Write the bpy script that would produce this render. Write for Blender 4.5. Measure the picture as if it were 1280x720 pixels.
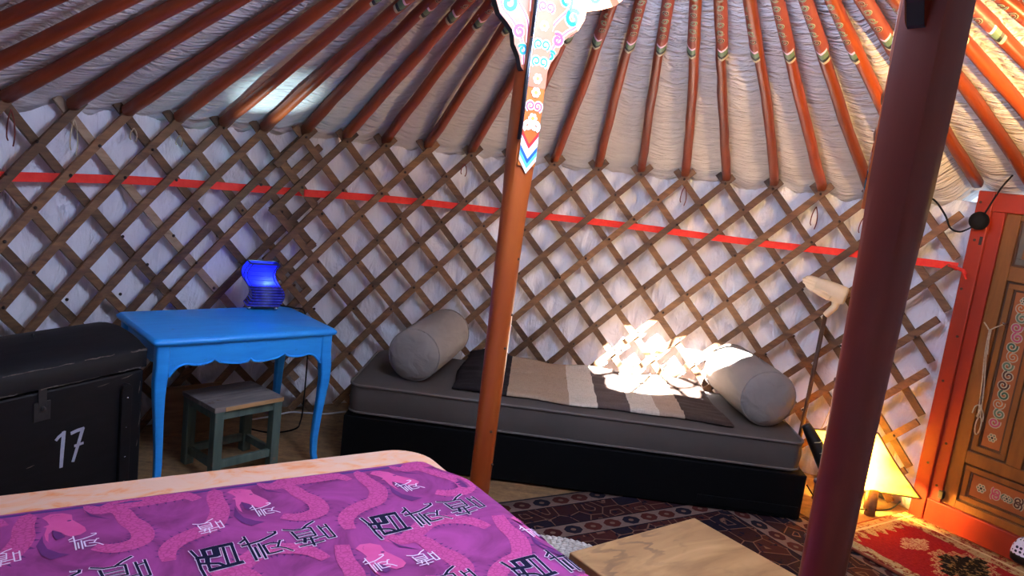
import bpy, math, random
from mathutils import Vector, Matrix, noise
random.seed(7)
PI = math.pi
for o in list(bpy.data.objects):
    bpy.data.objects.remove(o)
SC = bpy.context.scene
COL = SC.collection

# ------------------------------------------------------------------ camera
def V(*a):
    return Vector(a)
PITCH, ROLL, HEIGHT, FPX = math.radians(9.16), math.radians(7.2), 1.5, 950.0
fw = V(0, math.cos(PITCH), -math.sin(PITCH))
rt0 = V(1, 0, 0)
up0 = rt0.cross(fw)
rt = math.cos(ROLL) * rt0 + math.sin(ROLL) * up0
up = -math.sin(ROLL) * rt0 + math.cos(ROLL) * up0
cd = bpy.data.cameras.new('camera')
cam = bpy.data.objects.new('camera', cd)
COL.objects.link(cam)
cd.sensor_width = 36.0
cd.lens = FPX / 1280.0 * 36.0
cd.clip_start = 0.02
m3 = Matrix((rt, up, -fw)).transposed()
cam.matrix_world = Matrix.Translation((0, 0, HEIGHT)) @ m3.to_4x4()
SC.camera = cam

# ------------------------------------------------------------------ world, sun, sky light, exposure
w = bpy.data.worlds.new('sky')
SC.world = w
w.use_nodes = True
bg = w.node_tree.nodes['Background']
bg.inputs[0].default_value = (0.62, 0.78, 1.0, 1)
bg.inputs[1].default_value = 1.6
YC = (0.31, 2.05)          # centre of the round tent
YR = 2.5                   # radius of the wall
SUN_DIR = V(0.59, 2.32, -2.08).normalized()
sd = bpy.data.lights.new('sun', 'SUN')
sd.energy = 230.0
sd.angle = math.radians(0.6)
sd.color = (1.0, 0.97, 0.93)
sun = bpy.data.objects.new('sun', sd)
COL.objects.link(sun)
sun.rotation_euler = SUN_DIR.to_track_quat('-Z', 'Y').to_euler()
sun.location = (0, -3, 6)
ad = bpy.data.lights.new('crown_skylight', 'AREA')
ad.shape = 'DISK'
ad.size = 0.8
ad.energy = 17.0
ad.color = (0.58, 0.72, 1.0)
ar = bpy.data.objects.new('crown_skylight', ad)
COL.objects.link(ar)
ar.location = (YC[0], YC[1], 2.235)
gd = bpy.data.lights.new('crown_fill', 'POINT')      # added fill under the crown opening, standing in for sideways daylight
gd.energy = 57.0
gd.shadow_soft_size = 0.28
gd.color = (0.52, 0.66, 1.0)
go = bpy.data.objects.new('crown_fill', gd)
COL.objects.link(go)
go.location = (YC[0], YC[1], 2.12)
SC.view_settings.view_transform = 'Standard'
SC.view_settings.look = 'None'
SC.view_settings.gamma = 1.0
SC.view_settings.use_curve_mapping = False
SC.view_settings.exposure = 0.5

# ------------------------------------------------------------------ object helpers
def tag(o, label=None, cat=None, group=None, kind=None):
    if label: o['label'] = label
    if cat: o['category'] = cat
    if group: o['group'] = group
    if kind: o['kind'] = kind
    return o

def empty(name, loc=(0, 0, 0), rz=0.0, parent=None):
    o = bpy.data.objects.new(name, None)
    COL.objects.link(o)
    o.location = loc
    o.rotation_euler = (0, 0, rz)
    o.empty_display_size = 0.05
    if parent: o.parent = parent
    return o

def link_mesh(name, me, parent=None):
    o = bpy.data.objects.new(name, me)
    COL.objects.link(o)
    if parent: o.parent = parent
    return o

class MB:
    def __init__(s):
        s.v = []; s.f = []; s.m = []; s.uv = {}
        s.mats = []; s.cur = 0
    def mat(s, m):
        if m not in s.mats: s.mats.append(m)
        s.cur = s.mats.index(m)
        return s
    def face(s, idx, uv=None):
        s.f.append(tuple(idx)); s.m.append(s.cur)
        if uv: s.uv[len(s.f) - 1] = uv
    def poly(s, pts, uv=None):
        b = len(s.v); s.v += [tuple(p) for p in pts]
        s.face(range(b, b + len(pts)), uv)
    def box(s, x0, x1, y0, y1, z0, z1, M=None):
        b = len(s.v)
        P = [(x0,y0,z0),(x1,y0,z0),(x1,y1,z0),(x0,y1,z0),(x0,y0,z1),(x1,y0,z1),(x1,y1,z1),(x0,y1,z1)]
        if M is not None: P = [tuple(M @ Vector(p)) for p in P]
        s.v += P
        for q in ((0,3,2,1),(4,5,6,7),(0,1,5,4),(1,2,6,5),(2,3,7,6),(3,0,4,7)):
            s.face([b + i for i in q])
    def loft(s, loops, cap0=True, cap1=True, closed=True, uvf=None):
        n = len(loops[0]); b = len(s.v)
        for L in loops: s.v += [tuple(p) for p in L]
        for i in range(len(loops) - 1):
            for j in range(n if closed else n - 1):
                k = (j + 1) % n
                uv = None
                if uvf: uv = [uvf(i, j), uvf(i, j + 1), uvf(i + 1, j + 1), uvf(i + 1, j)]
                s.face((b + i*n + j, b + i*n + k, b + (i+1)*n + k, b + (i+1)*n + j), uv)
        if cap0 and closed: s.face([b + j for j in reversed(range(n))])
        if cap1 and closed: s.face([b + (len(loops)-1)*n + j for j in range(n)])
    def tube(s, pts, r, n=8, cap=True, sec=None, ref=None):
        pts = [Vector(p) for p in pts]
        N = len(pts)
        rr = r if isinstance(r, (list, tuple)) else [r] * N
        loops = []
        ref = Vector(ref) if ref else None
        prev = None
        for i, p in enumerate(pts):
            t = (pts[min(i+1, N-1)] - pts[max(i-1, 0)])
            if t.length < 1e-9: t = V(0, 0, 1)
            t.normalize()
            if prev is None:
                a = ref or (V(0, 0, 1) if abs(t.z) < 0.9 else V(1, 0, 0))
            else:
                a = prev
            x = (a - t * a.dot(t))
            if x.length < 1e-6: x = V(1, 0, 0) - t * t.x
            x.normalize(); prev = x
            y = t.cross(x)
            if sec:
                loops.append([p + x * (q[0] * rr[i]) + y * (q[1] * rr[i]) for q in sec])
            else:
                loops.append([p + x * (math.cos(2*PI*k/n) * rr[i]) + y * (math.sin(2*PI*k/n) * rr[i]) for k in range(n)])
        s.loft(loops, cap, cap)
    def closed_tube(s, pts, r, n=6):
        pts = [Vector(p) for p in pts]; N = len(pts); b = len(s.v)
        for i, p in enumerate(pts):
            t = (pts[(i+1) % N] - pts[i-1]).normalized()
            a = V(0, 0, 1) if abs(t.z) < 0.9 else V(1, 0, 0)
            x = (a - t * a.dot(t)).normalized(); y = t.cross(x)
            s.v += [tuple(p + x * math.cos(2*PI*k/n) * r + y * math.sin(2*PI*k/n) * r) for k in range(n)]
        for i in range(N):
            for k in range(n):
                i2 = (i+1) % N; k2 = (k+1) % n
                s.face((b+i*n+k, b+i*n+k2, b+i2*n+k2, b+i2*n+k))
    def lathe(s, prof, n=24, cap0=True, cap1=True, M=None):
        loops = []
        for r, z in prof:
            L = [V(r*math.cos(2*PI*k/n), r*math.sin(2*PI*k/n), z) for k in range(n)]
            if M is not None: L = [M @ p for p in L]
            loops.append(L)
        s.loft(loops, cap0, cap1)
    def ball(s, c, r, n=10, sz=1.0):
        prof = []
        for i in range(n + 1):
            a = -PI/2 + PI*i/n
            prof.append((max(r*math.cos(a), 1e-4), r*sz*math.sin(a)))
        s.lathe(prof, n + 4, True, True, Matrix.Translation(c))
    def prism(s, outline, d0, d1, axis='y'):
        # outline: 2d list (x,z) extruded along y from d0 to d1
        a = [V(x, d0, z) for x, z in outline]; b = [V(x, d1, z) for x, z in outline]
        s.loft([a, b])
    def mesh(s, name, smooth=False):
        me = bpy.data.meshes.new(name)
        me.from_pydata(s.v, [], s.f)
        for m in s.mats: me.materials.append(m)
        if s.mats:
            me.polygons.foreach_set('material_index', s.m)
        if s.uv:
            ul = me.uv_layers.new(name='uv')
            for fi, uvs in s.uv.items():
                for li, u in zip(me.polygons[fi].loop_indices, uvs):
                    ul.data[li].uv = u
        if smooth is True:
            me.polygons.foreach_set('use_smooth', [True] * len(s.f))
        me.update()
        return me
    def build(s, name, mat=None, parent=None, smooth=False, bevel=0.0, seg=2, auto=None):
        if mat is not None and not s.mats: s.mats = [mat]
        o = link_mesh(name, s.mesh(name, smooth or auto is not None), parent)
        if auto is not None:
            try:
                o.data.set_sharp_from_angle(angle=math.radians(auto))
            except Exception:
                pass
        if bevel:
            b = o.modifiers.new('bevel', 'BEVEL'); b.width = bevel; b.segments = seg; b.limit_method = 'ANGLE'
            b.angle_limit = math.radians(40)
        return o

def rrect(w0, w1, d0, d1, r, z, n=6):
    P = []
    for cx, cy, a0 in ((w1-r, d1-r, 0), (w0+r, d1-r, 90), (w0+r, d0+r, 180), (w1-r, d0+r, 270)):
        for k in range(n + 1):
            a = math.radians(a0 + 90*k/n)
            P.append(V(cx + r*math.cos(a), cy + r*math.sin(a), z))
    return P

def slab(mb, x0, x1, y0, y1, z0, z1, rc, re, n=6, k=4, bulge=0.0):
    L = []
    def at(ins, z):
        return rrect(x0+ins, x1-ins, y0+ins, y1-ins, max(rc-ins, 0.004), z, n)
    for i in range(k + 1):
        a = PI/2 * i / k
        L.append(at(re*(1-math.sin(a)), z0 + re*(1-math.cos(a))))
    if bulge:
        L.append(at(-bulge, (z0+z1)/2))
    for i in range(k + 1):
        a = PI/2 * i / k
        L.append(at(re*(1-math.cos(a)), z1 - re*(1-math.sin(a))))
    mb.loft(L)

def catmull(P, k=6, closed=False):
    P = [Vector(p) for p in P]; out = []; n = len(P)
    rng = range(n if closed else n - 1)
    for i in rng:
        if closed:
            p0, p1, p2, p3 = P[i-1], P[i], P[(i+1) % n], P[(i+2) % n]
        else:
            p0, p1, p2, p3 = P[max(i-1, 0)], P[i], P[i+1], P[min(i+2, n-1)]
        for j in range(k):
            t = j / k
            out.append(0.5*((2*p1) + (p2-p0)*t + (2*p0-5*p1+4*p2-p3)*t*t + (3*p1-p0-3*p2+p3)*t*t*t))
    if not closed: out.append(P[-1])
    return out

def spiral2(cx, cy, r0, r1, a0, turns, n=18):
    P = []
    for i in range(n + 1):
        t = i / n; a = a0 + turns*2*PI*t; r = r0 + (r1-r0)*t
        P.append((cx + r*math.cos(a), cy + r*math.sin(a)))
    return P

def ribbon2(pts, wid):
    # pts 2d polyline -> left/right offset lists; wid number or list
    n = len(pts); L = []; R = []
    for i, p in enumerate(pts):
        a = pts[max(i-1, 0)]; b = pts[min(i+1, n-1)]
        tx, ty = b[0]-a[0], b[1]-a[1]; l = math.hypot(tx, ty) or 1
        nx, ny = -ty/l, tx/l
        ww = (wid[i] if isinstance(wid, (list, tuple)) else wid) / 2
        L.append((p[0]+nx*ww, p[1]+ny*ww)); R.append((p[0]-nx*ww, p[1]-ny*ww))
    return L, R

# ------------------------------------------------------------------ material helpers
def srgb(r, g, b):
    f = lambda c: (c/12.92 if c <= 0.04045 else ((c+0.055)/1.055)**2.4)
    return (f(r/255), f(g/255), f(b/255), 1)

class NT:
    def __init__(s, name):
        s.m = bpy.data.materials.new(name); s.m.use_nodes = True
        s.t = s.m.node_tree; s.n = s.t.nodes
        s.b = s.n['Principled BSDF']
        s.out = s.n['Material Output']
    def new(s, t, **kw):
        n = s.n.new(t)
        for k, v in kw.items(): setattr(n, k, v)
        return n
    def lk(s, a, b): s.t.links.new(a, b)
    def coord(s, kind='Object'):
        return s.new('ShaderNodeTexCoord').outputs[kind]
    def mapping(s, src, scale=(1,1,1), rot=(0,0,0), loc=(0,0,0)):
        n = s.new('ShaderNodeMapping')
        n.inputs['Scale'].default_value = scale; n.inputs['Rotation'].default_value = rot; n.inputs['Location'].default_value = loc
        s.lk(src, n.inputs['Vector']); return n.outputs[0]
    def noise(s, src, scale=5, detail=4, rough=0.55, dist=0.0):
        n = s.new('ShaderNodeTexNoise')
        n.inputs['Scale'].default_value = scale; n.inputs['Detail'].default_value = detail
        n.inputs['Roughness'].default_value = rough; n.inputs['Distortion'].default_value = dist
        s.lk(src, n.inputs['Vector']); return n.outputs[0]
    def ramp(s, fac, stops, interp='LINEAR'):
        n = s.new('ShaderNodeValToRGB'); n.color_ramp.interpolation = interp
        e = n.color_ramp.elements
        while len(e) < len(stops): e.new(0.5)
        for el, (p, c) in zip(e, stops):
            el.position = p; el.color = c
        s.lk(fac, n.inputs[0]); return n.outputs[0]
    def mix(s, fac, a, b, mode='MIX'):
        n = s.new('ShaderNodeMix', data_type='RGBA', blend_type=mode)
        for i, x in ((0, fac), (6, a), (7, b)):
            if isinstance(x, (int, float, tuple)): n.inputs[i].default_value = x
            else: s.lk(x, n.inputs[i])
        return n.outputs[2]
    def math(s, op, a, b=0.0, c=0.0, clamp=False):
        n = s.new('ShaderNodeMath', operation=op, use_clamp=clamp)
        for i, x in enumerate((a, b, c)):
            if isinstance(x, (int, float)): n.inputs[i].default_value = x
            else: s.lk(x, n.inputs[i])
        return n.outputs[0]
    def sep(s, v):
        n = s.new('ShaderNodeSeparateXYZ'); s.lk(v, n.inputs[0]); return n.outputs
    def bump(s, h, strength=0.3, dist=0.01):
        n = s.new('ShaderNodeBump'); n.inputs['Strength'].default_value = strength; n.inputs['Distance'].default_value = dist
        s.lk(h, n.inputs['Height']); s.lk(n.outputs[0], s.b.inputs['Normal'])
    def base(s, c):
        if isinstance(c, tuple): s.b.inputs['Base Color'].default_value = c
        else: s.lk(c, s.b.inputs['Base Color'])
        return s
    def rough(s, r):
        s.b.inputs['Roughness'].default_value = r; return s
    def setv(s, k, v):
        s.b.inputs[k].default_value = v; return s

def simple(name, c1, c2=None, scale=6, rough=0.6, bump=0.0, stretch=(1,1,1), detail=4, metallic=0.0, bdist=0.005, spec=None, dist=0.0):
    t = NT(name)
    v = t.mapping(t.coord(), stretch)
    if c2 or bump:
        nz = t.noise(v, scale, detail, 0.6, dist)
    if c2: t.base(t.ramp(nz, [(0.32, c1), (0.68, c2)]))
    else: t.base(c1)
    if bump: t.bump(nz, bump, bdist)
    t.rough(rough); t.setv('Metallic', metallic)
    if spec is not None: t.setv('Specular IOR Level', spec)
    return t.m

def wood(name, c1, c2, c3, axis=0, scale=3.0, rough=0.6, stretch=12, bump=0.15, rnd=True, worn=None):
    t = NT(name)
    st = [stretch, stretch, stretch]; st[axis] = 1.0
    co = t.coord()
    if rnd:
        oi = t.new('ShaderNodeObjectInfo').outputs['Random']
        cmb = t.new('ShaderNodeCombineXYZ')
        r10 = t.math('MULTIPLY', oi, 37.0)
        for i in range(3): t.lk(r10, cmb.inputs[i])
        ad_ = t.new('ShaderNodeVectorMath', operation='ADD'); t.lk(co, ad_.inputs[0]); t.lk(cmb.outputs[0], ad_.inputs[1]); co2 = ad_.outputs[0]
    else: co2 = co
    v = t.mapping(co2, tuple(st))
    nz = t.noise(v, scale, 6, 0.6, 0.6)
    col = t.ramp(nz, [(0.28, c1), (0.5, c2), (0.72, c3)])
    if rnd:
        hv = t.new('ShaderNodeHueSaturation'); t.lk(col, hv.inputs['Color'])
        t.lk(t.math('MULTIPLY_ADD', oi, 0.7, 0.65), hv.inputs['Value'])
        col = hv.outputs[0]
    if worn:
        nw = t.noise(co2, 9, 5, 0.7)
        col = t.mix(t.ramp(nw, [(0.60, (0,0,0,1)), (0.68, (1,1,1,1))]), col, worn)
    t.base(col); t.rough(rough)
    if bump: t.bump(nz, bump, 0.004)
    return t.m

# ------------------------------------------------------------------ materials
M = {}
def cloth_mat(name, c1, c2, uvscale, ang, bstr, bdist, scale=1.0):
    t = NT(name)
    uv = t.coord('UV')
    v = t.mapping(uv, uvscale, (0, 0, ang))
    n1 = t.noise(v, 3.0*scale, 5, 0.55, 0.8)
    n2 = t.noise(t.mapping(uv, (1, 1, 1)), 2.2, 3, 0.5)
    n3 = t.noise(t.mapping(uv, (uvscale[0]*1.5, uvscale[1]*3, 1), (0, 0, -ang*1.7)), 2.0*scale, 3, 0.5, 0.5)
    t.base(t.ramp(n2, [(0.3, c1), (0.7, c2)]))
    h = t.math('ADD', n1, t.math('MULTIPLY', n3, 0.6))
    t.bump(h, bstr, bdist); t.rough(0.9); t.setv('Specular IOR Level', 0.15)
    return t.m
M['roof_cloth'] = cloth_mat('roof_cloth', srgb(212,205,201), srgb(226,220,215), (2.0, 9.0, 1), 0.5, 0.9, 0.04)
M['wall_cloth'] = cloth_mat('wall_cloth', srgb(222,220,226), srgb(238,236,238), (3.2, 1.1, 1), -0.25, 0.7, 0.06)
M['slat'] = wood('lattice_wood', srgb(72,49,33), srgb(104,73,47), srgb(128,93,60), 0, 4.0, 0.65, 9)
M['slat_pale'] = wood('lattice_wood_pale', srgb(140,112,86), srgb(172,142,112), srgb(190,160,128), 0, 4.0, 0.65, 9)
M['leather'] = simple('leather_knot', srgb(38,24,18), srgb(60,38,26), 30, 0.7)
M['pole_orange'] = wood('roof_pole_paint', srgb(112,43,18), srgb(138,58,21), srgb(152,69,25), 0, 2.0, 0.42, 5, 0.08)
M['pole_maroon'] = simple('maroon_column_paint', srgb(102,34,16), srgb(114,40,18), 4, 0.4, 0.05, (3,3,0.7))
M['pole_red'] = simple('column_paint', srgb(144,62,23), srgb(162,80,27), 4, 0.34, 0.05, (3,3,0.7))
M['pole_worn'] = simple('column_worn', srgb(120,105,90), srgb(80,60,48), 14, 0.7, 0.1, (3,3,0.5))
M['maroon'] = simple('painted_end_red', srgb(128,54,40), srgb(146,70,54), 12, 0.5)
M['p_white'] = simple('paint_white', srgb(232,226,212), None, rough=0.5)
M['p_cream'] = simple('paint_cream', srgb(190,180,150), srgb(172,158,126), 30, 0.55)
M['p_green'] = simple('paint_green', srgb(50,92,70), None, rough=0.5)
M['p_dark'] = simple('paint_dark', srgb(28,34,34), None, rough=0.5)
M['p_turq'] = simple('paint_turquoise', srgb(16,132,160), None, rough=0.45)
M['p_blue'] = simple('paint_blue', srgb(30,86,150), None, rough=0.45)
M['p_lblue'] = simple('paint_light_blue', srgb(90,180,226), None, rough=0.45)
M['p_pink'] = simple('paint_pink', srgb(186,78,104), None, rough=0.5)
M['p_salmon'] = simple('paint_salmon', srgb(176,104,74), srgb(186,120,86), 16, 0.45)
M['p_lpink'] = simple('paint_light_pink', srgb(236,196,216), None, rough=0.5)
M['p_redc'] = simple('paint_red', srgb(190,40,44), None, rough=0.45)
M['p_orange'] = simple('paint_orange', srgb(180,92,30), srgb(194,108,40), 12, 0.45)
M['p_yellow'] = simple('paint_yellow', srgb(226,190,70), None, rough=0.5)
M['p_olive'] = simple('paint_olive', srgb(96,120,92), None, rough=0.5)
M['p_brown'] = simple('paint_brown', srgb(84,52,34), srgb(66,38,26), 20, 0.6)
M['black_rod'] = simple('black_rod', srgb(18,18,22), None, rough=0.3)
M['steel'] = simple('steel', srgb(170,175,185), None, rough=0.25, metallic=1.0)
M['band'] = simple('red_webbing', srgb(226,44,36), srgb(236,62,48), 40, 0.8, 0.1)
M['door_red'] = simple('door_frame_paint', srgb(166,52,22), srgb(150,43,20), 5, 0.45, 0.06, (2,2,0.6))
M['door_ochre'] = wood('door_leaf_paint', srgb(118,70,22), srgb(134,82,26), srgb(146,92,32), 2, 3, 0.5, 6, 0.06, False)
M['door_brown'] = simple('door_moulding_brown', srgb(92,60,30), srgb(74,44,24), 10, 0.55)
M['door_field'] = simple('door_panel_field', srgb(166,94,40), srgb(150,82,34), 8, 0.5)
M['door_glass'] = simple('door_glazing_grey', srgb(120,116,104), srgb(100,94,80), 6, 0.25)
M['blue'] = None
t = NT('worn_blue_paint')
co = t.coord()
nz = t.noise(t.mapping(co, (1, 6, 6)), 5, 6, 0.7, 0.4)
spots = t.noise(co, 26, 5, 0.75)
colb = t.ramp(nz, [(0.3, srgb(30,146,238)), (0.7, srgb(44,166,252))])
colb = t.mix(t.ramp(spots, [(0.66, (0,0,0,1)), (0.72, (1,1,1,1))]), colb, srgb(24,52,92))
t.base(colb); t.rough(0.42); t.bump(nz, 0.08, 0.003); M['blue'] = t.m
M['stool_green'] = wood('stool_green_paint', srgb(62,80,72), srgb(78,96,86), srgb(92,110,98), 2, 3, 0.7, 8, 0.15, False, srgb(110,100,80))
M['stool_seat'] = wood('stool_seat_wood', srgb(92,86,88), srgb(122,112,106), srgb(150,138,128), 0, 3, 0.7, 8, 0.2, False, srgb(96,64,44))
M['stool_edge'] = wood('stool_raw_edge', srgb(150,112,70), srgb(180,140,92), srgb(190,150,100), 0, 3, 0.7, 8, 0.1, False)
M['chest'] = simple('black_chest_paint', srgb(8,8,11), srgb(15,15,20), 7, 0.55, 0.25, (1,5,5), 6, bdist=0.004, spec=0.3)
M['chest_scuff'] = simple('scuffed_edge', srgb(120,108,98), srgb(60,52,50), 60, 0.8)
M['chest_paint'] = simple('white_number_paint', srgb(178,180,196), srgb(160,162,180), 40, 0.7)
M['iron'] = simple('dark_iron', srgb(30,29,32), srgb(48,44,42), 30, 0.5, 0.1)
M['base_black'] = simple('daybed_base_black', srgb(3,3,4), srgb(5,5,6), 10, 0.7, 0.03, spec=0.15)
M['mattress'] = simple('taupe_canvas', srgb(78,71,66), srgb(88,80,74), 3, 0.9, 0.06, spec=0.1)
M['piping'] = simple('taupe_piping', srgb(98,90,83), None, rough=0.9)
def linen(name, c1, c2):
    t = NT(name); co = t.coord()
    n1 = t.noise(co, 5, 3); t.base(t.ramp(n1, [(0.3, c1), (0.7, c2)]))
    h = t.noise(t.mapping(co, (3.5, 3.5, 1.0)), 4, 2, 0.45, 0.8)
    t.bump(h, 0.45, 0.03); t.rough(0.85); t.setv('Specular IOR Level', 0.2)
    return t.m
M['bolster'] = linen('taupe_bolster_cloth', srgb(132,123,116), srgb(144,135,127))
M['peach'] = None
t = NT('peach_marbled_sheet')
co = t.coord()
n1 = t.noise(t.mapping(co, (1, 1.6, 1)), 7, 5, 0.6, 1.6)
t.base(t.ramp(n1, [(0.42, srgb(230,186,160)), (0.56, srgb(234,176,140)), (0.68, srgb(236,146,92))]))
t.rough(0.9); t.setv('Specular IOR Level', 0.1); M['peach'] = t.m
t = NT('duvet_purple_print')
co = t.coord()
n1 = t.noise(co, 5, 5, 0.6, 1.2)
t.base(t.ramp(n1, [(0.34, srgb(124,50,104)), (0.5, srgb(150,62,126)), (0.66, srgb(168,70,140))]))
n2 = t.noise(t.mapping(co, (1.0, 1.0, 1.0)), 6, 3, 0.5)
t.bump(n2, 0.15, 0.02); t.rough(0.8); t.setv('Specular IOR Level', 0.15); M['duvet'] = t.m
def scaly(name, c1, c2):
    t = NT(name); co = t.coord()
    vo = t.new('ShaderNodeTexVoronoi', feature='DISTANCE_TO_EDGE'); vo.inputs['Scale'].default_value = 70
    t.lk(t.mapping(co, (1, 1.3, 1)), vo.inputs['Vector'])
    t.base(t.ramp(vo.outputs['Distance'], [(0.02, c1), (0.14, c2)]))
    t.rough(0.8); t.setv('Specular IOR Level', 0.15)
    return t.m
M['dragon_body'] = scaly('dragon_scale_print', srgb(168,62,120), srgb(192,78,140))
M['dragon_head'] = simple('dragon_head_print', srgb(204,78,140), srgb(212,90,150), 14, 0.8, spec=0.15)
M['dragon_dark'] = simple('dragon_mane_print', srgb(96,44,100), srgb(108,50,112), 14, 0.8, spec=0.15)
M['ink'] = simple('navy_character_ink', srgb(18,18,48), None, rough=0.8, spec=0.15)
M['ink_white'] = simple('pale_character_outline', srgb(232,204,230), None, rough=0.8, spec=0.15)
M['duvet_edge_shade'] = simple('duvet_edge_shade_dark', srgb(74,40,110), srgb(92,46,124), 8, 0.85)  # dark tone for the shadow line along the duvet edge
M['dark_wood'] = wood('bed_frame_wood', srgb(60,40,28), srgb(80,54,36), srgb(96,66,44), 0, 3, 0.5, 8, 0.1, False)
M['coffee'] = None
t = NT('spalted_slab_wood')
co = t.coord()
v = t.mapping(co, (1.0, 3.2, 3.0))
n0 = t.noise(v, 2.2, 4, 0.55, 1.8)
wv = t.new('ShaderNodeTexWave'); wv.inputs['Scale'].default_value = 3.2; wv.inputs['Distortion'].default_value = 14; wv.inputs['Detail'].default_value = 5; wv.inputs['Detail Scale'].default_value = 1.4
t.lk(t.mapping(co, (0.6, 2.4, 1.0)), wv.inputs['Vector'])
cA = t.ramp(n0, [(0.3, srgb(140,102,62)), (0.55, srgb(168,128,82)), (0.75, srgb(184,144,98))])
st = t.ramp(wv.outputs['Fac'], [(0.05, (1,1,1,1)), (0.3, (0,0,0,1))])
msk = t.ramp(t.noise(co, 3.2, 3), [(0.44, (0,0,0,1)), (0.6, (1,1,1,1))])
t.base(t.mix(t.math('MULTIPLY', t.math('MULTIPLY', st, msk), 0.6), cA, srgb(84,56,40)))
t.rough(0.5); t.bump(n0, 0.06, 0.003); M['coffee'] = t.m
t = NT('plank_floor_wood')
co = t.coord()
v = t.mapping(co, (1.2, 9, 1), (0, 0, 0.5))
n0 = t.noise(v, 3.0, 6, 0.65, 0.8)
n1 = t.noise(co, 30, 4, 0.7)
c0 = t.ramp(n0, [(0.3, srgb(92,66,42)), (0.5, srgb(128,96,60)), (0.7, srgb(152,118,76))])
t.base(t.mix(0.35, c0, t.ramp(n1, [(0.35, srgb(80,58,40)), (0.65, srgb(160,126,84))])))
t.rough(0.7); t.bump(n0, 0.15, 0.004); M['floor'] = t.m
M['rope'] = simple('white_rope', srgb(206,200,190), srgb(170,162,150), 60, 0.9, 0.2)
M['cord_black'] = simple('black_cable', srgb(12,11,12), None, rough=0.7, spec=0.2)
M['cord_white'] = simple('white_cable', srgb(190,190,196), None, rough=0.5)
M['string'] = simple('hemp_string', srgb(206,190,158), srgb(180,162,130), 80, 0.9)
M['tie_red'] = simple('red_brown_cord', srgb(128,56,44), srgb(100,44,36), 60, 0.9)
M['hand'] = simple('pale_carved_wood', srgb(226,208,176), srgb(214,192,158), 6, 0.5, 0.04)
M['stick'] = simple('dark_stick_wood', srgb(66,42,28), srgb(84,54,34), 14, 0.5, 0.05, (4,4,0.6))
M['bag'] = simple('black_leather', srgb(16,15,16), srgb(26,24,24), 20, 0.42, 0.1)
M['felt'] = simple('felt_cover', srgb(205,200,190), srgb(180,174,164), 6, 0.95)
M['board'] = wood('plain_board_wood', srgb(104,74,44), srgb(132,96,60), srgb(150,112,72), 0, 3, 0.7, 9, 0.1, False)
M['bulb_warm'] = NT('warm_bulb_glow').m
b_ = M['bulb_warm'].node_tree.nodes['Principled BSDF']
b_.inputs['Emission Color'].default_value = (1.0, 0.62, 0.16, 1); b_.inputs['Emission Strength'].default_value = 40
M['bulb_cyan'] = NT('cyan_bulb_glow').m
b_ = M['bulb_cyan'].node_tree.nodes['Principled BSDF']
b_.inputs['Emission Color'].default_value = (0.35, 0.9, 1.0, 1); b_.inputs['Emission Strength'].default_value = 260
def translucent(name, col, colt, mixf=0.6, extra=None):
    t = NT(name)
    tr = t.new('ShaderNodeBsdfTranslucent'); mx = t.new('ShaderNodeMixShader')
    co = t.coord(); n1 = t.noise(co, 9, 5, 0.7)
    c = t.ramp(n1, [(0.3, col), (0.7, colt)])
    t.base(c); t.rough(0.5)
    t.lk(c, tr.inputs[0]); mx.inputs[0].default_value = mixf
    t.lk(t.b.outputs[0], mx.inputs[1]); t.lk(tr.outputs[0], mx.inputs[2]); t.lk(mx.outputs[0], t.out.inputs[0])
    return t.m
M['rawhide'] = translucent('rawhide_shade', srgb(250,206,90), srgb(255,226,120), 0.75)
M['blue_glass'] = translucent('blue_beaded_shade', srgb(24,20,200), srgb(30,34,235), 0.7)
M['bead'] = simple('blue_glass_beads', srgb(40,40,190), srgb(80,90,230), 40, 0.12)
M['bead_dark'] = simple('dark_blue_beads', srgb(22,18,96), srgb(34,30,140), 40, 0.12)
t = NT('polka_dot_cotton')
co = t.coord()
vo = t.new('ShaderNodeTexVoronoi'); vo.inputs['Scale'].default_value = 55; vo.inputs['Randomness'].default_value = 0.1
t.lk(co, vo.inputs['Vector'])
t.base(t.ramp(vo.outputs['Distance'], [(0.33, srgb(30,30,60)), (0.37, srgb(226,226,238))])); t.rough(0.8); M['dots'] = t.m

# dark rug pattern: stripes of octagon cells between brown and navy fields
t = NT('dark_tribal_rug')
X, Y, Z = t.sep(t.coord())
def band(t, Yc, c, h):
    return t.math('LESS_THAN', t.math('ABSOLUTE', t.math('SUBTRACT', Yc, c)), h)
co = t.coord()
n1 = t.noise(co, 26, 4, 0.6); n2 = t.noise(co, 60, 3, 0.6)
vo = t.new('ShaderNodeTexVoronoi', feature='DISTANCE_TO_EDGE'); vo.inputs['Scale'].default_value = 9; vo.inputs['Randomness'].default_value = 0.55
t.lk(co, vo.inputs['Vector'])
vc = t.new('ShaderNodeTexVoronoi'); vc.inputs['Scale'].default_value = 9; vc.inputs['Randomness'].default_value = 0.55
t.lk(co, vc.inputs['Vector'])
cellc = t.ramp(t.sep(vc.outputs['Color'])[0], [(0.0, srgb(50,26,26)), (0.35, srgb(28,24,34)), (0.6, srgb(66,32,28)), (0.8, srgb(38,24,30))], 'CONSTANT')
ring = t.math('PINGPONG', t.math('MULTIPLY', vo.outputs['Distance'], 3.2), 0.5)
field = t.mix(t.ramp(ring, [(0.04, (1,1,1,1)), (0.09, (0,0,0,1))]), cellc, srgb(112,82,66))
field = t.mix(t.ramp(n1, [(0.60, (0,0,0,1)), (0.63, (1,1,1,1))]), field, srgb(22,20,34))
cs = 0.105
fx = t.math('SUBTRACT', t.math('FRACT', t.math('DIVIDE', X, cs)), 0.5)
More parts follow.
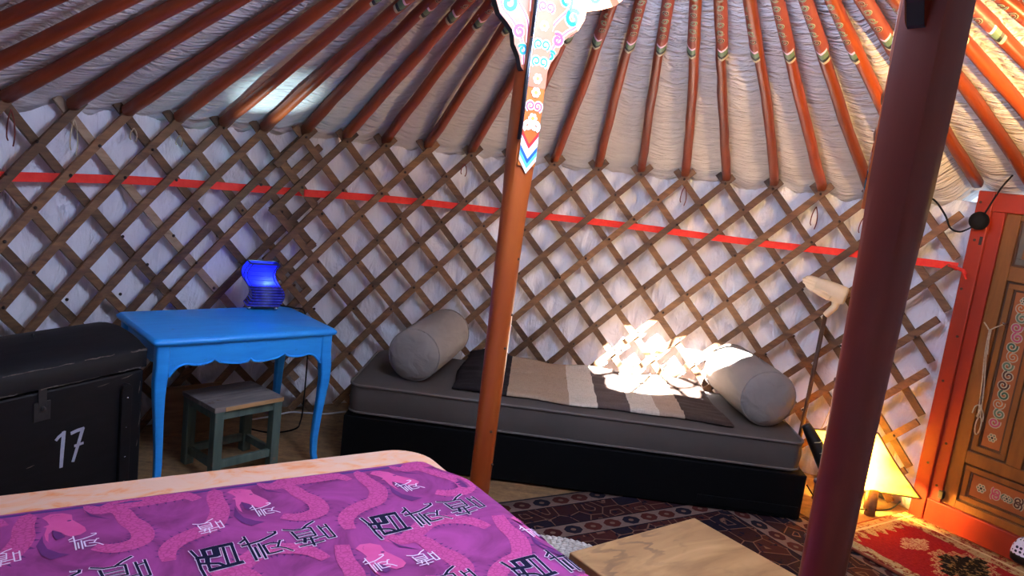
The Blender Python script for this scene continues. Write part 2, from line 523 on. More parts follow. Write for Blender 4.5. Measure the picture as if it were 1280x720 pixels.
def cellband(t, src_along, src_across, c, h):
    fa = t.math('SUBTRACT', t.math('FRACT', t.math('DIVIDE', src_along, cs)), 0.5)
    fb = t.math('DIVIDE', t.math('SUBTRACT', src_across, c), cs*0.8)
    d = t.math('MAXIMUM', t.math('MAXIMUM', t.math('ABSOLUTE', fa), t.math('ABSOLUTE', fb)), t.math('MULTIPLY', t.math('ADD', t.math('ABSOLUTE', fa), t.math('ABSOLUTE', fb)), 0.74))
    idx = t.math('FLOOR', t.math('DIVIDE', src_along, cs))
    par = t.math('FRACT', t.math('MULTIPLY', idx, 0.3333))
    cc = t.ramp(par, [(0.0, srgb(62,28,28)), (0.3, srgb(28,26,36)), (0.6, srgb(78,36,30))], 'CONSTANT')
    inner = t.ramp(d, [(0.0, srgb(110,84,70)), (0.12, srgb(40,24,28)), (0.2, srgb(40,24,28))], 'CONSTANT')
    cc = t.mix(t.math('LESS_THAN', d, 0.13), cc, inner)
    col = t.mix(t.math('GREATER_THAN', d, 0.40), cc, srgb(118,98,88))
    return band(t, src_across, c, h), col
col = field
for src_al, src_ac, c in ((X, Y, 0.0), (X, Y, -0.257), (Y, X, 1.06), (Y, X, 1.30)):
    mk, cb = cellband(t, src_al, src_ac, c, 0.045)
    col = t.mix(mk, col, cb)
    edge = t.math('SUBTRACT', band(t, src_ac, c, 0.052), band(t, src_ac, c, 0.045))
    col = t.mix(edge, col, srgb(20,18,30))
col = t.mix(t.math('MULTIPLY', n2, 0.4), col, srgb(30,22,26))
t.base(col); t.rough(1.0); t.bump(n2, 0.4, 0.004); t.setv('Specular IOR Level', 0.05); M['rug_dark'] = t.m
# red rug by the door
t = NT('red_medallion_rug')
co = t.coord(); X, Y, Z = t.sep(co)       # x 0..1.05 along the door, y -0.26..0.26
zig = t.math('MULTIPLY', t.math('PINGPONG', t.math('MULTIPLY', Y, 14.0), 0.5), 0.09)
zig2 = t.math('MULTIPLY', t.math('PINGPONG', t.math('MULTIPLY', X, 8.0), 0.5), 0.02)
inx = t.math('GREATER_THAN', t.math('SUBTRACT', X, zig), 0.085)
iny = t.math('LESS_THAN', t.math('ADD', t.math('ABSOLUTE', t.math('ADD', Y, 0.115)), zig2), 0.235)
inside = t.math('MULTIPLY', inx, iny)
nb = t.noise(co, 34, 4, 0.7); nb2 = t.noise(co, 90, 2, 0.6)
bord = t.ramp(nb, [(0.36, srgb(120,44,34)), (0.43, srgb(150,96,60)), (0.48, srgb(172,146,98)), (0.6, srgb(184,162,118)), (0.66, srgb(86,66,44))], 'CONSTANT')
line = band(t, Y, 0.185, 0.006)
bord = t.mix(line, bord, srgb(214,190,140))
linex = band(t, X, 0.045, 0.006)
bord = t.mix(linex, bord, srgb(214,190,140))
fieldr = t.ramp(nb2, [(0.3, srgb(132,26,30)), (0.7, srgb(156,36,38))])
col = t.mix(inside, bord, fieldr)
def medal(cx, cy, sx, sy, colr, jag):
    global col
    ax = t.math('DIVIDE', t.math('ABSOLUTE', t.math('SUBTRACT', X, cx)), sx)
    ay = t.math('DIVIDE', t.math('ABSOLUTE', t.math('SUBTRACT', Y, cy)), sy)
    d = t.math('ADD', t.math('SNAP', ax, 0.22), t.math('SNAP', ay, 0.25))
    d = t.math('ADD', d, t.math('MULTIPLY', nb, jag))
    col = t.mix(t.math('LESS_THAN', d, 1.0), col, colr)
medal(0.45, -0.05, 0.16, 0.21, t.ramp(nb2, [(0.45, srgb(150,44,40)), (0.5, srgb(190,150,100))], 'CONSTANT'), 0.5)
medal(0.45, -0.05, 0.115, 0.16, t.ramp(nb, [(0.45, srgb(26,22,20)), (0.54, srgb(26,22,20)), (0.55, srgb(120,96,60))], 'CONSTANT'), 0.3)
medal(0.235, -0.07, 0.065, 0.10, t.ramp(nb, [(0.45, srgb(196,160,112)), (0.5, srgb(150,40,38)), (0.55, srgb(196,160,112))], 'CONSTANT'), 0.45)
t.base(col); t.rough(1.0); t.bump(nb2, 0.5, 0.004); t.setv('Specular IOR Level', 0.05); M['rug_red'] = t.m
M['rug_edge'] = simple('rug_edge_orange', srgb(150,66,30), srgb(112,44,24), 40, 0.95, 0.2)
M['rug_edge_dark'] = simple('rug_edge_grey', srgb(84,72,68), srgb(60,50,50), 60, 0.95, 0.2)
# striped blanket
t = NT('striped_wool_blanket')
X, Y, Z = t.sep(t.coord())
co = t.coord()
fx = t.math('DIVIDE', t.math('ADD', X, t.math('MULTIPLY', t.math('SUBTRACT', t.noise(co, 10, 3), 0.5), 0.012)), 1.376)
cb = t.ramp(fx, [(0.0, srgb(44,38,38)), (0.201, srgb(172,146,120)), (0.424, srgb(212,198,176)), (0.524, srgb(96,82,76)), (0.642, srgb(206,192,172)), (0.744, srgb(174,150,128)), (0.839, srgb(72,58,52))], 'CONSTANT')
wv = t.noise(t.mapping(co, (1, 10, 1)), 40, 3, 0.6)
wv2 = t.noise(t.mapping(co, (12, 1, 1)), 40, 3, 0.6)
t.base(t.mix(0.5, cb, t.mix(1.0, cb, t.ramp(t.math('MULTIPLY', t.math('ADD', wv, wv2), 0.5), [(0.35, (0.35,0.33,0.32,1)), (0.6, (1,1,1,1))]), 'MULTIPLY')))
t.rough(0.95); t.bump(wv, 0.3, 0.004); t.setv('Specular IOR Level', 0.1); M['blanket'] = t.m

# ------------------------------------------------------------------ the tent shell
def yp(deg, r, z):
    a = math.radians(deg)
    return V(YC[0] + r*math.sin(a), YC[1] + r*math.cos(a), z)
CONE0, CONES = 2.62, 0.436
def cone_z(r):
    return CONE0 - CONES*r
VIS = [-69.35,-63.17,-57.56,-51.95,-46.86,-42.0,-37.18,-31.88,-26.73,-21.08,-15.15,-9.43,-3.7,2.39,8.21,14.06,19.45,25.53,31.4,37.19,42.48]
POLES = [-69.35 - 5.7*k for k in range(5, 0, -1)] + VIS + [48.0, 53.6, 59.4, 65.2, 71.0, 76.6, 82.2, 87.8]
def wall_top(deg):
    return 1.525 + 0.0006*max(-80, min(60, deg))
def sstep(a, b, x):
    t_ = max(0.0, min(1.0, (x-a)/(b-a)))
    return t_*t_*(3 - 2*t_)
def eave(deg):
    # height of the roof pole feet: lattice heads, or the taller door head
    d = (deg + 180) % 360 - 180
    over = sstep(43.5, 47.5, d)*(1 - sstep(71.5, 76.0, d))
    return (wall_top(d) + 0.03)*(1-over) + 1.685*over
def roof_z(deg, r):
    return cone_z(r) + (eave(deg) - cone_z(2.46))*(r - 0.73)/(2.46 - 0.73)
ALLP = sorted(POLES + [87.8 + 5.7*k for k in range(1, 31)])

# floor
mb = MB()
n = 96
mb.poly([V(YC[0] + 2.75*math.cos(2*PI*k/n), YC[1] + 2.75*math.sin(2*PI*k/n), 0) for k in range(n)])
mb.poly([V(YC[0] + 2.75*math.cos(-2*PI*k/n), YC[1] + 2.75*math.sin(-2*PI*k/n), -0.06) for k in range(n)])
tag(mb.build('floor', M['floor']), 'bare wooden floor of the round tent', 'floor', kind='structure')

# roof cloth
def gap_phase(deg):
    A = ALLP
    n = len(A)
    for i in range(n):
        a = A[i]; b = A[(i+1) % n]
        if b < a: b += 360
        d = deg
        while d < a: d += 360
        if a <= d < b: return (d-a)/(b-a)
    return 0.0
mb = MB()
NA, NR = 840, 22
rows = []
degs = [-180 + 360*i/NA for i in range(NA)]
ph = [gap_phase(d) for d in degs]
for j in range(NR + 1):
    tt = j/NR
    r = 2.60 + (0.70 - 2.60)*tt
    L = []
    for i in range(NA):
        d = degs[i]
        s = math.sin(PI*ph[i])
        env = 1.0 - 0.75*tt
        nz = noise.noise(V(d*0.16 + tt*2.0, tt*7.0 - d*0.05, 1.3))*0.016 + noise.noise(V(d*0.6 + tt*7, tt*18.0, 5.1))*0.006
        z = roof_z(d, r) + 0.058 - 0.022*s*env + nz*(0.3 + s)*env
        if j == 0: z -= 0.03 + 0.025*s
        L.append(yp(d, r, z))
    rows.append(L)
arc = 2*PI*2.5
mb.loft(rows, False, False, True, uvf=lambda i, j: (arc*j/NA, 1.95*i/NR))
ceil = mb.build('ceiling', M['roof_cloth'], smooth=True)
tag(ceil, 'white cotton lining of the tent roof, rumpled between the poles', 'roof lining', kind='structure')
so = ceil.modifiers.new('thickness', 'SOLIDIFY'); so.thickness = 0.012; so.offset = 1
# stitched seam running round the roof lining
mb = MB()
pts = []
for i in range(0, NA, 3):
    r = 1.78
    s = math.sin(PI*ph[i])
    tt = (2.60-r)/1.90
    pts.append(yp(degs[i], r, roof_z(degs[i], r) + 0.050 - 0.022*s*(1-0.75*tt)))
mb.closed_tube(pts, 0.004, 5)
mb.build('seam', M['wall_cloth'], ceil, smooth=True)

# wall cloth
mb = MB()
rows = []
NW, NZ = 1080, 20
for j in range(NZ + 1):
    z = -0.0 + 1.60*j/NZ
    L = []
    for i in range(NW):
        d = -180 + 360*i/NW
        nz = noise.noise(V(d*0.22, z*1.6, 0.3))*0.024 + noise.noise(V(d*0.8 + z*4, z*2.2, 3.3))*0.014 + 0.026*abs(noise.noise(V(d*0.42 - z*2.5, z*0.9, 8.3))) + 0.012*abs(noise.noise(V(d*0.9 + z*6.0, z*1.5, 2.3)))
        L.append(yp(d, 2.545 + nz, z))
    rows.append(L)
mb.loft(rows, False, False, True, uvf=lambda i, j: (arc*j/NW, 1.6*i/NZ))
wall = mb.build('wall_back', M['wall_cloth'], smooth=True)
tag(wall, 'white cotton lining of the round tent wall behind the lattice', 'wall lining', kind='structure')
so = wall.modifiers.new('thickness', 'SOLIDIFY'); so.thickness = 0.012; so.offset = 1

# crown ring, spokes and felt cover
cr = tag(empty('crown_ring', (YC[0], YC[1], 2.29)), 'round wooden smoke crown with spokes at the top of the tent', 'crown')
mb = MB()
mb.loft([[V(r*math.cos(2*PI*k/48), r*math.sin(2*PI*k/48), z) for k in range(48)] for r, z in ((0.62,-0.03),(0.74,-0.05),(0.74,0.05),(0.62,0.07),(0.62,-0.03))], False, False)
mb.build('ring', M['pole_orange'], cr, auto=40)
for k in range(4):
    mb = MB(); a = math.radians(20 + 45*k)
    mb.tube([V(math.cos(a)*x, math.sin(a)*x, 0.03 + 0.10*(1 - (x/0.64)**2)) for x in (-0.64,-0.4,-0.2,0,0.2,0.4,0.64)], 0.017, 8)
    mb.build('spoke', M['pole_orange'], cr, smooth=True)
mb = MB()
mb.closed_tube([V(0.25*math.cos(2*PI*k/32), 0.25*math.sin(2*PI*k/32), 0.115) for k in range(32)], 0.013, 8)
mb.build('inner_ring', M['pole_orange'], cr, smooth=True)  # unseen ring, added to break the sun patch into blobs
mb = MB()
loops = []
sdx, sdy = SUN_DIR.x, SUN_DIR.y
sl = math.hypot(sdx, sdy); sdx /= sl; sdy /= sl
def cover_pt(k, f):
    a = 2*PI*k/48
    hx, hy = 0.42*math.cos(a), 0.42*math.sin(a)      # unseen opening, its size and wavy rim shaped to dapple the sun patch
    wob = 1 + 0.13*math.sin(3*a + 0.6) + 0.09*math.sin(7*a + 2.0) + 0.05*math.sin(12*a)
    hx *= wob; hy *= wob
    ix, iy = hx*sdy + hy*sdx, -hx*sdx + hy*sdy
    ang = math.atan2(iy, ix)
    ox, oy = 0.80*math.cos(ang), 0.80*math.sin(ang)
    x, y = ix + (ox-ix)*f, iy + (oy-iy)*f
    r = math.hypot(x, y)
    return V(x, y, 0.075 + 0.10*(1 - (r/0.8)**2))
for f in (0, 0.25, 0.5, 0.75, 1.0):
    loops.append([cover_pt(k, f) for k in range(48)])
mb.loft(loops, False, False)
cv = mb.build('felt_cover', M['felt'], cr, smooth=True)
so = cv.modifiers.new('thickness', 'SOLIDIFY'); so.thickness = 0.015; so.offset = 0
# ------------------------------------------------------------------ lattice wall
SLOPE = 1.08
def slat_mesh(sign, z0, z1, rad, mat):
    # slat leaning '/' (sign 1) or '\' (sign -1), as seen from inside; built so that its TOP would stand at angle 0
    mb = MB()
    ztop = 1.58
    N = max(3, int((z1-z0)/0.13))
    al = math.atan(SLOPE)
    w, th = 0.0180, 0.0075
    loops = []
    for i in range(N + 1):
        z = z0 + (z1-z0)*i/N
        L = []
        for (a, b) in ((-w, -th), (w, -th), (w, th), (-w, th)):
            # offset across the slat in the unrolled wall plane
            dx = -math.sin(al)*a*sign; dz = math.cos(al)*a
            x = sign*(z - 1.53)/SLOPE + dx
            ang = x/rad
            L.append(V((rad + b)*math.sin(ang), (rad + b)*math.cos(ang), z + dz))
        loops.append(L if sign > 0 else L)
    mb.loft(loops)
    mb.mats = [mat]
    return mb.mesh('slat')
cache = {}
TIES = [(-69.0,1.47,0.14,True),(-63.0,1.46,0.15,False),(-56.9,1.45,0.06,False),(-51.9,1.44,0.05,False),(-16.0,1.47,0.07,True),(14.3,1.50,0.11,True),(31.2,1.48,0.12,True),(37.0,1.46,0.10,True)]
def lattice(name, d0, d1, heads, label, rad, pale=()):
    t_ = tag(empty(name, (YC[0], YC[1], 0)), label, 'lattice wall', 'lattice sections of the tent wall')
    for sign, rr in ((1, rad - 0.011), (-1, rad + 0.011)):
        for hd in heads:
            top = wall_top(hd) + 0.055
            zlo, zhi = 0.03, 1.58
            # clip to the section: angle(z) = hd + sign*(z-1.58)/SLOPE/rad
            def ang(z): return hd + math.degrees(sign*(z-1.53)/SLOPE/rr)
            def zat(a): return 1.53 + math.radians((a-hd)*sign)*SLOPE*rr
            lim = sorted((zat(d0), zat(d1)))
            a, b = max(zlo, lim[0]), min(zhi, lim[1])
            if b - a < 0.16: continue
            jit = random.uniform(-0.02, 0.02)
            a = round(a + (jit if a > zlo + 0.01 else 0), 2); b = round(b, 2)
            mt = M['slat_pale'] if (round(hd), sign) in pale else M['slat']
            key = (sign, a, b, rr, mt.name)
            if key not in cache: cache[key] = slat_mesh(sign, a, b, rr, mt)
            o = link_mesh('slat', cache[key], t_)
            o.rotation_euler = (0, 0, -math.radians(hd + random.uniform(-0.25, 0.25)))
            o.location.z = (top - 1.58) + random.uniform(-0.006, 0.006)
    # leather knots at the crossings, far too small to pick apart
    mb = MB()
    step = 2*math.radians(5.66)*rad*SLOPE/4
    for i, hd in enumerate(heads):
        for k in range(0, 13):
            z = 1.53 - k*step
            if z < 0.08: break
            d = hd + (5.66/2 if k % 2 else 0)
            if not (d0 + 1 < d < d1 - 1): continue
            dz = wall_top(hd) + 0.055 - 1.58
            p = yp(d, rad - 0.022, z + 0.045*0 + dz) - V(YC[0], YC[1], 0)
            if random.random() < 0.75:
                mb.ball(p, 0.0075, 4)
    kn = mb.build('leather_knots', M['leather'], t_, smooth=True)
    kn['kind'] = 'stuff'
    for d, z, ln, red in TIES:
        if d0 < d < d1:
            mb = MB()
            p0 = V((rad-0.024)*math.sin(math.radians(d)), (rad-0.024)*math.cos(math.radians(d)), z)
            for s_ in (-1, 1):
                tx = V(math.cos(math.radians(d)), -math.sin(math.radians(d)), 0)*s_
                mb.tube(catmull([p0, p0 + tx*0.012 + V(0, 0, -ln*0.3), p0 + tx*0.016 + V(0, 0, -ln*0.7), p0 + tx*0.010 + V(0, 0, -ln*(1 if s_ > 0 else 0.85))], 4), 0.0028, 5)
            mb.build('tie_string', M['tie_red'] if red else M['string'], t_, smooth=True)
    return t_
SEAM = -37.0
headsA = [-69.35 - 5.66*k for k in range(7, 0, -1)] + [a for a in VIS if a < SEAM + 4] + [SEAM + 3 + 5.66*k for k in range(0, 6)]
headsA0 = [h - 5.66*7 for h in headsA[:7]]
lattice('lattice_wall', -110, SEAM + 2.2, headsA0 + headsA, 'left section of the brown wooden lattice wall, behind the blue table', 2.475, ((-63, -1),))
hB = [a for a in VIS if a > SEAM - 4]
headsB = [hB[0] - 5.66*k for k in range(7, 0, -1)] + hB + [48.1 + 5.66*k for k in range(0, 8)]
lattice('lattice_wall', SEAM - 3.8, 47.4, headsB, 'long section of the brown wooden lattice wall, behind the daybed', 2.44)
hC = [72 + 5.66*k for k in range(-7, 16)]
lattice('lattice_wall', 69.5, 112, hC, 'lattice wall section on the far side of the door', 2.46)

# red webbing band between the two slat layers
mb = MB()
L0 = []; L1 = []; L2 = []; L3 = []
for i in range(141):
    d = -112 + (48.0+112)*i/140
    z = 1.228 + (0.0002*d if d < 0 else 0.000024*d*d) + 0.003*math.sin(d*0.2)
    rr = (2.475 if d < SEAM else 2.44) - 0.001
    L0.append(yp(d, rr, z - 0.019)); L1.append(yp(d, rr, z + 0.019)); L2.append(yp(d, rr+0.002, z + 0.019)); L3.append(yp(d, rr+0.002, z - 0.019))
mb.loft([[a, b, c, e] for a, b, c, e in zip(L0, L1, L2, L3)])
rb = tag(empty('webbing_band', yp(0, 2.44, 1.2)), 'bright red webbing band girding the lattice wall', 'strap')
o = mb.build('strap', M['band'], rb); o.location = -rb.location
mb = MB()
kp = yp(47.2, 2.42, 1.29)
mb.tube([yp(47.2, 2.415, 1.283), yp(48.2, 2.40, 1.278), yp(49.2, 2.375, 1.272), yp(49.6, 2.37, 1.258)], [0.006, 0.008, 0.009, 0.006], 6)
mb.tube([yp(49.0, 2.375, 1.278), yp(49.4, 2.368, 1.26), yp(49.7, 2.37, 1.235)], [0.006, 0.008, 0.004], 6)
o = mb.build('knot', M['band'], rb, smooth=True); o.location = -rb.location

# ------------------------------------------------------------------ roof poles
R0, R1 = 2.46, 0.73
PL = math.hypot(R0-R1, CONES*(R0-R1))
BAND = math.hypot(R0-1.30, CONES*(R0-1.30))    # distance from the wall end to the painted chevrons
secq = [(math.cos(PI/4 + 2*PI*k/12)*(0.94 if k % 3 else 1.06), math.sin(PI/4 + 2*PI*k/12)*(0.94 if k % 3 else 1.06)) for k in range(12)]
def pole_shaft(seed, mat):
    rnd = random.Random(seed)
    mb = MB()
    pts = []; rr = []
    a1, a2 = rnd.uniform(-0.012, 0.012), rnd.uniform(-0.010, 0.010)
    for i in range(15):
        tt = i/14; x = PL*tt
        pts.append(V(x, a1*math.sin(PI*tt) + rnd.uniform(-0.002, 0.002), a2*math.sin(PI*tt*1.5)))
        rr.append(0.0265 - 0.0045*min(1, tt*1.6) + rnd.uniform(-0.0012, 0.0012))
    mb.tube(pts, rr, sec=secq, ref=(0, 0, 1))
    mb.mats = [mat]
    return mb.mesh('pole_shaft', True), pts
shafts = [pole_shaft(i, M['pole_orange']) for i in range(5)]
def underside(mb, outline_uv, x0, r):
    # wraps a flat (u along pole, v across in metres) outline on the underside of the pole
    mb.poly([V(x0 + u, r*math.sin(v/r), -r*math.cos(v/r)) for u, v in outline_uv])
def chevrons(r):
    mb = MB()
    for mat, u0, w_ in ((M['p_cream'], -0.028, 0.014), (M['p_dark'], -0.014, 0.016), (M['p_olive'], 0.002, 0.032), (M['p_lpink'], 0.034, 0.012), (M['maroon'], 0.046, 0.03)):
        mb.mat(mat)
        for s in (-1, 1):
            N = 5
            for k in range(N):
                v0, v1 = s*0.030*k/N, s*0.030*(k+1)/N
                f = lambda v: 0.020*abs(v)/0.030
                q = [(u0 + f(v0), v0), (u0 + w_ + f(v0), v0), (u0 + w_ + f(v1), v1), (u0 + f(v1), v1)]
                if s > 0: q = q[::-1]
                underside(mb, q, BAND, r)
    return mb.mesh('chevron_band')
def scrolls(r):
    mb = MB()
    x = 0.12
    k = 0
    while BAND + x < PL - 0.05:
        s = 1 if k % 2 else -1
        for mat, wd, rad_ in ((M['p_cream'], 0.009, 0), (M['p_olive'] if k % 3 else M['p_brown'], 0.0045, 0.0008)):
            mb.mat(mat)
            sp = spiral2(x, 0, 0.017, 0.005, s*PI*0.7, s*1.0, 14)
            Lf, Rg = ribbon2(sp, wd)
            for i in range(len(sp)-1):
                q = [Lf[i], Rg[i], Rg[i+1], Lf[i+1]]
                underside(mb, q, BAND, r + rad_)
        x += 0.052; k += 1
    return mb.mesh('scrollwork')
def sleeve():
    mb = MB()
    mb.tube([V(BAND + 0.045, 0, 0), V(BAND + 0.2, 0, 0), V(BAND + 0.5, 0, 0), V(PL - 0.02, 0, 0)], 0.0240, 12, False)
    mb.mats = [M['maroon']]
    return mb.mesh('painted_end', True)
chev = chevrons(0.0250); scro = scrolls(0.0255); slv = sleeve()
words = ['first', 'second', 'third', 'fourth', 'fifth', 'sixth', 'seventh', 'eighth', 'ninth', 'tenth', 'eleventh', 'twelfth', 'thirteenth', 'fourteenth', 'fifteenth', 'sixteenth', 'seventeenth', 'eighteenth', 'nineteenth', 'twentieth', 'twenty-first', 'twenty-second', 'twenty-third', 'twenty-fourth', 'twenty-fifth', 'twenty-sixth', 'twenty-seventh', 'twenty-eighth']
vis_first = -81.0
cnt = 0
for i, d in enumerate(POLES):
    r0 = R0; z0 = cone_z(R0) - 0.0
    z0 = eave(d)
    p0 = yp(d, r0, z0); p1 = yp(d, R1, cone_z(R1) + 0.0)
    ax = (p1 - p0).normalized()
    side = V(math.cos(math.radians(d)), -math.sin(math.radians(d)), 0)   # to the right along the wall
    zz = ax.cross(side).normalized()
    if zz.z < 0: zz = -zz
    yy = zz.cross(ax)
    Mx = Matrix((ax, yy, zz)).transposed().to_4x4()
    e = empty('roof_pole')
    roll = random.uniform(-0.35, 0.35)
    e.matrix_world = Matrix.Translation(p0) @ Mx @ Matrix.Rotation(roll*0.3, 4, 'X')
    if vis_first < d < 71.5:
        cnt += 1
        side_w = 'dark red' if d < -5 else 'orange'
        lab = '%s painted wooden roof pole, %s roof pole counted from the left edge' % (side_w, words[min(cnt, len(words)) - 1])
        tag(e, lab, 'roof pole', 'painted roof poles radiating from the crown')
    else:
        left_out = d < 0
        k_ = sum(1 for q in POLES if d <= q <= vis_first) if left_out else sum(1 for q in POLES if 71.5 < q <= d)
        tag(e, 'painted roof pole outside the %s edge of the picture, %s beyond it' % ('left' if left_out else 'right', words[k_ - 1]), 'roof pole', 'painted roof poles radiating from the crown')
    sh, _ = shafts[i % 5]
    link_mesh('shaft', sh, e); link_mesh('painted_end', slv, e)
    link_mesh('chevron_band', chev, e); link_mesh('scrollwork', scro, e)

# ------------------------------------------------------------------ the two columns with painted brackets
def poly_offset_face(mb, outline, y, flip=False):
    pts = [V(x, y, z) for x, z in outline]
    if flip: pts = pts[::-1]
    mb.poly(pts)
WR = [(0.030,1.800),(0.046,1.815),(0.058,1.850),(0.082,1.885),(0.092,1.925),(0.120,1.950),(0.150,1.972),(0.172,2.015),(0.176,2.045),(0.235,2.062),(0.30,2.09),(0.34,2.13),(0.40,2.16),(0.42,2.235),(0.030,2.235)]
WL = [(-x*1.02, z) for x, z in WR]
def wing_ribbons(mb, y, s):
    # scrolls painted on the face of a wing, s = +1 right, -1 left
    def rib(pts, wid, mat, off):
        mb.mat(mat)
        Lf, Rg = ribbon2(pts, wid)
        for i in range(len(pts)-1):
            q = [Lf[i], Rg[i], Rg[i+1], Lf[i+1]]
            mb.poly([V(a, y - off, b) for a, b in q])
    items = [(0.125,2.01,0.030,0.7,1.2,'p_turq'),(0.075,1.93,0.022,2.2,-1.2,'p_pink'),(0.055,1.875,0.018,0.4,1.2,'p_turq'),(0.09,2.06,0.026,-1.0,1.1,'p_turq'),(0.20,2.10,0.026,1.4,-1.2,'p_turq'),(0.27,2.14,0.030,0.4,1.2,'p_pink'),(0.14,2.13,0.030,2.6,1.1,'p_pink'),(0.35,2.19,0.026,0.2,1.2,'p_turq')]
    for cx, cz, r, a0, tn, m_ in items:
        sp = [(s*x, z) for x, z in spiral2(cx, cz, r, r*0.3, a0, tn, 16)]
        rib(sp, r*0.8, M['p_white'], 0.0006); rib(sp, r*0.5, M[m_], 0.0012)
    for pts in ([(0.045,1.83),(0.06,1.90),(0.10,1.955),(0.15,1.995),(0.16,2.05)], [(0.04,1.90),(0.05,1.97),(0.10,2.03),(0.13,2.08),(0.22,2.10)], [(0.04,2.0),(0.05,2.09),(0.10,2.17),(0.2,2.18)]):
        sp = [(s*p.x, p.z) for p in catmull([V(a, 0, b) for a, b in pts], 5)]
        rib(sp, 0.014, M['p_white'], 0.0004); rib(sp, 0.005, M['p_pink'], 0.0009)
def column(loc, rz, label, paint):
    e = tag(empty('tent_column', (loc[0], loc[1], 0), rz), label, 'column', 'the two columns holding up the crown')
    # local -y is the painted face that looks towards the crown centre
    mb = MB()
    loops = []
    for z, r, sq in ((0,0.038,0),(0.25,0.0375,0),(0.7,0.040,0),(1.1,0.0425,0.0),(1.4,0.045,0.3),(1.55,0.046,0.8),(1.7,0.046,1.0),(2.235,0.046,1.0)):
        L = []
        for k in range(24):
            a = 2*PI*k/24
            cxx, cyy = math.cos(a), math.sin(a)
            q = 1.0/max(abs(cxx), abs(cyy)) * 0.90
            f = 1 + (min(q, 1.22) - 1)*sq
            L.append(V(r*f*cxx, r*f*cyy, z))
        loops.append(L)
    mb.loft(loops)
    sh = mb.build('column_shaft', M[paint], e, auto=50)
    mb = MB()
    for k in range(6):      # bare worn patch at the foot
        a = math.radians(-62 + k*9)
        a2 = math.radians(-62 + (k+1)*9)
        tp = 0.20 + 0.05*math.sin(k*2.1)
        mb.poly([V(0.0389*math.cos(a), 0.0389*math.sin(a), 0.0), V(0.0389*math.cos(a2), 0.0389*math.sin(a2), 0.0), V(0.0387*math.cos(a2), 0.0387*math.sin(a2), tp), V(0.0387*math.cos(a), 0.0387*math.sin(a), tp + 0.03)])
    mb.build('worn_patch', M['pole_worn'], sh)
    mb = MB()
    for (a, z) in ((-60,1.18),(-52,0.98),(-75,0.86),(-58,0.42),(-95,0.55)):
        ar_ = math.radians(a); mb.ball((0.042*math.cos(ar_), 0.042*math.sin(ar_), z), 0.005, 6)
    mb.build('knot', M['p_brown'], sh, smooth=True)
    # painted strip with flowers and chevrons on the face
    st = empty('painted_face', parent=e)
    mb = MB(); yf = -0.0425
    mb.mat(M['p_salmon']); mb.box(-0.036, 0.036, yf-0.006, yf+0.01, 1.76, 2.235)
    mb.mat(M['p_orange']); mb.box(-0.034, 0.034, yf-0.004, yf+0.01, 1.50, 1.76)
    mb.build('painted_board', None, e, bevel=0.001)
    mb = MB(); yy = yf - 0.0055
    for i, m_ in enumerate(('p_redc', 'p_lpink', 'p_white', 'p_blue', 'p_lblue', 'p_white')):
        mb.mat(M[m_]); z = 1.575 - i*0.0165
        for s in (-1, 1):
            q = [(0, z), (0, z - 0.017), (s*0.0335, z + 0.028), (s*0.0335, z + 0.045)]
            if s < 0: q = q[::-1]
            mb.poly([V(a, yy - 0.0003*i, b) for a, b in q])
    mb.build('chevrons', None, e)
    mb = MB(); yy = yf - 0.0066
    def rib(pts, wid, mat, off):
        mb.mat(mat); Lf, Rg = ribbon2(pts, wid)
        for i in range(len(pts)-1):
            mb.poly([V(a, yy - off, b) for a, b in (Lf[i], Rg[i], Rg[i+1], Lf[i+1])])
    for zc, m_ in ((1.635,'p_white'),(1.70,'p_pink'),(1.845,'p_turq'),(1.90,'p_turq'),(2.02,'p_pink'),(2.12,'p_turq')):
        for s in (-1, 1):
            sp = [(s*x, z) for x, z in spiral2(0.014, zc, 0.016, 0.006, -1.2, 1.1, 12)]
            rib(sp, 0.015, M['p_white'], 0.0004); rib(sp, 0.006, M[m_], 0.0009)
    for zc in (1.66, 1.745, 1.79, 1.96, 2.07):
        for k in range(6):
            a = k*PI/3
            mb.mat(M['p_white']); mb.poly([V(0.011*math.cos(a) + 0.007*math.cos(b*PI/4), yy - 0.0011, zc + 0.011*math.sin(a) + 0.007*math.sin(b*PI/4)) for b in range(8)])
        mb.mat(M['p_yellow']); mb.poly([V(0.007*math.cos(b*PI/4), yy - 0.0015, zc + 0.007*math.sin(b*PI/4)) for b in range(8)])
    mb.build('flower_painting', None, e)
    bpy.data.objects.remove(st)
    # metal corner strip
    mb = MB(); mb.mat(M['black_rod'])
    mb.tube([V(-0.041, -0.046, z) for z in (1.585, 1.8, 1.915)], 0.0055, 8); mb.tube([V(-0.041, -0.046, z) for z in (1.92, 2.1, 2.235)], 0.0055, 8)
    mb.mat(M['steel']); mb.tube([V(-0.036, -0.0495, z) for z in (1.59, 1.8, 2.235)], 0.003, 6)
    mb.build('corner_rod', None, e, smooth=True)
    # carved wings
    for s, out in ((1, WR), (-1, WL)):
        mb = MB(); mb.mat(M['p_dark'])
        o_ = out if s > 0 else out[::-1]
        mb.prism(o_[::-1], -0.020, 0.012)
        mb.mat(M['p_salmon'])
        cxm = sum(p[0] for p in out)/len(out); czm = sum(p[1] for p in out)/len(out)
        inner = [(x + (cxm-x)*0.04, z + (czm-z)*0.03) for x, z in o_]
        # triangulate as strips from the inner vertical edge so the concave outline fills cleanly
        mb.poly([V(x, -0.0212, z) for x, z in inner])
        mb.mat(M['pole_maroon']); mb.poly([V(x, 0.0126, z) for x, z in o_[::-1]])
        wg = mb.build('bracket_wing', None, e)
        mb = MB(); wing_ribbons(mb, -0.0216, s)
        mb.build('wing_scrolls', None, wg)
    mb = MB(); mb.box(-0.43, 0.43, -0.045, 0.035, 2.2, 2.24)
    mb.build('cap_beam', M['p_salmon'], e, bevel=0.004)
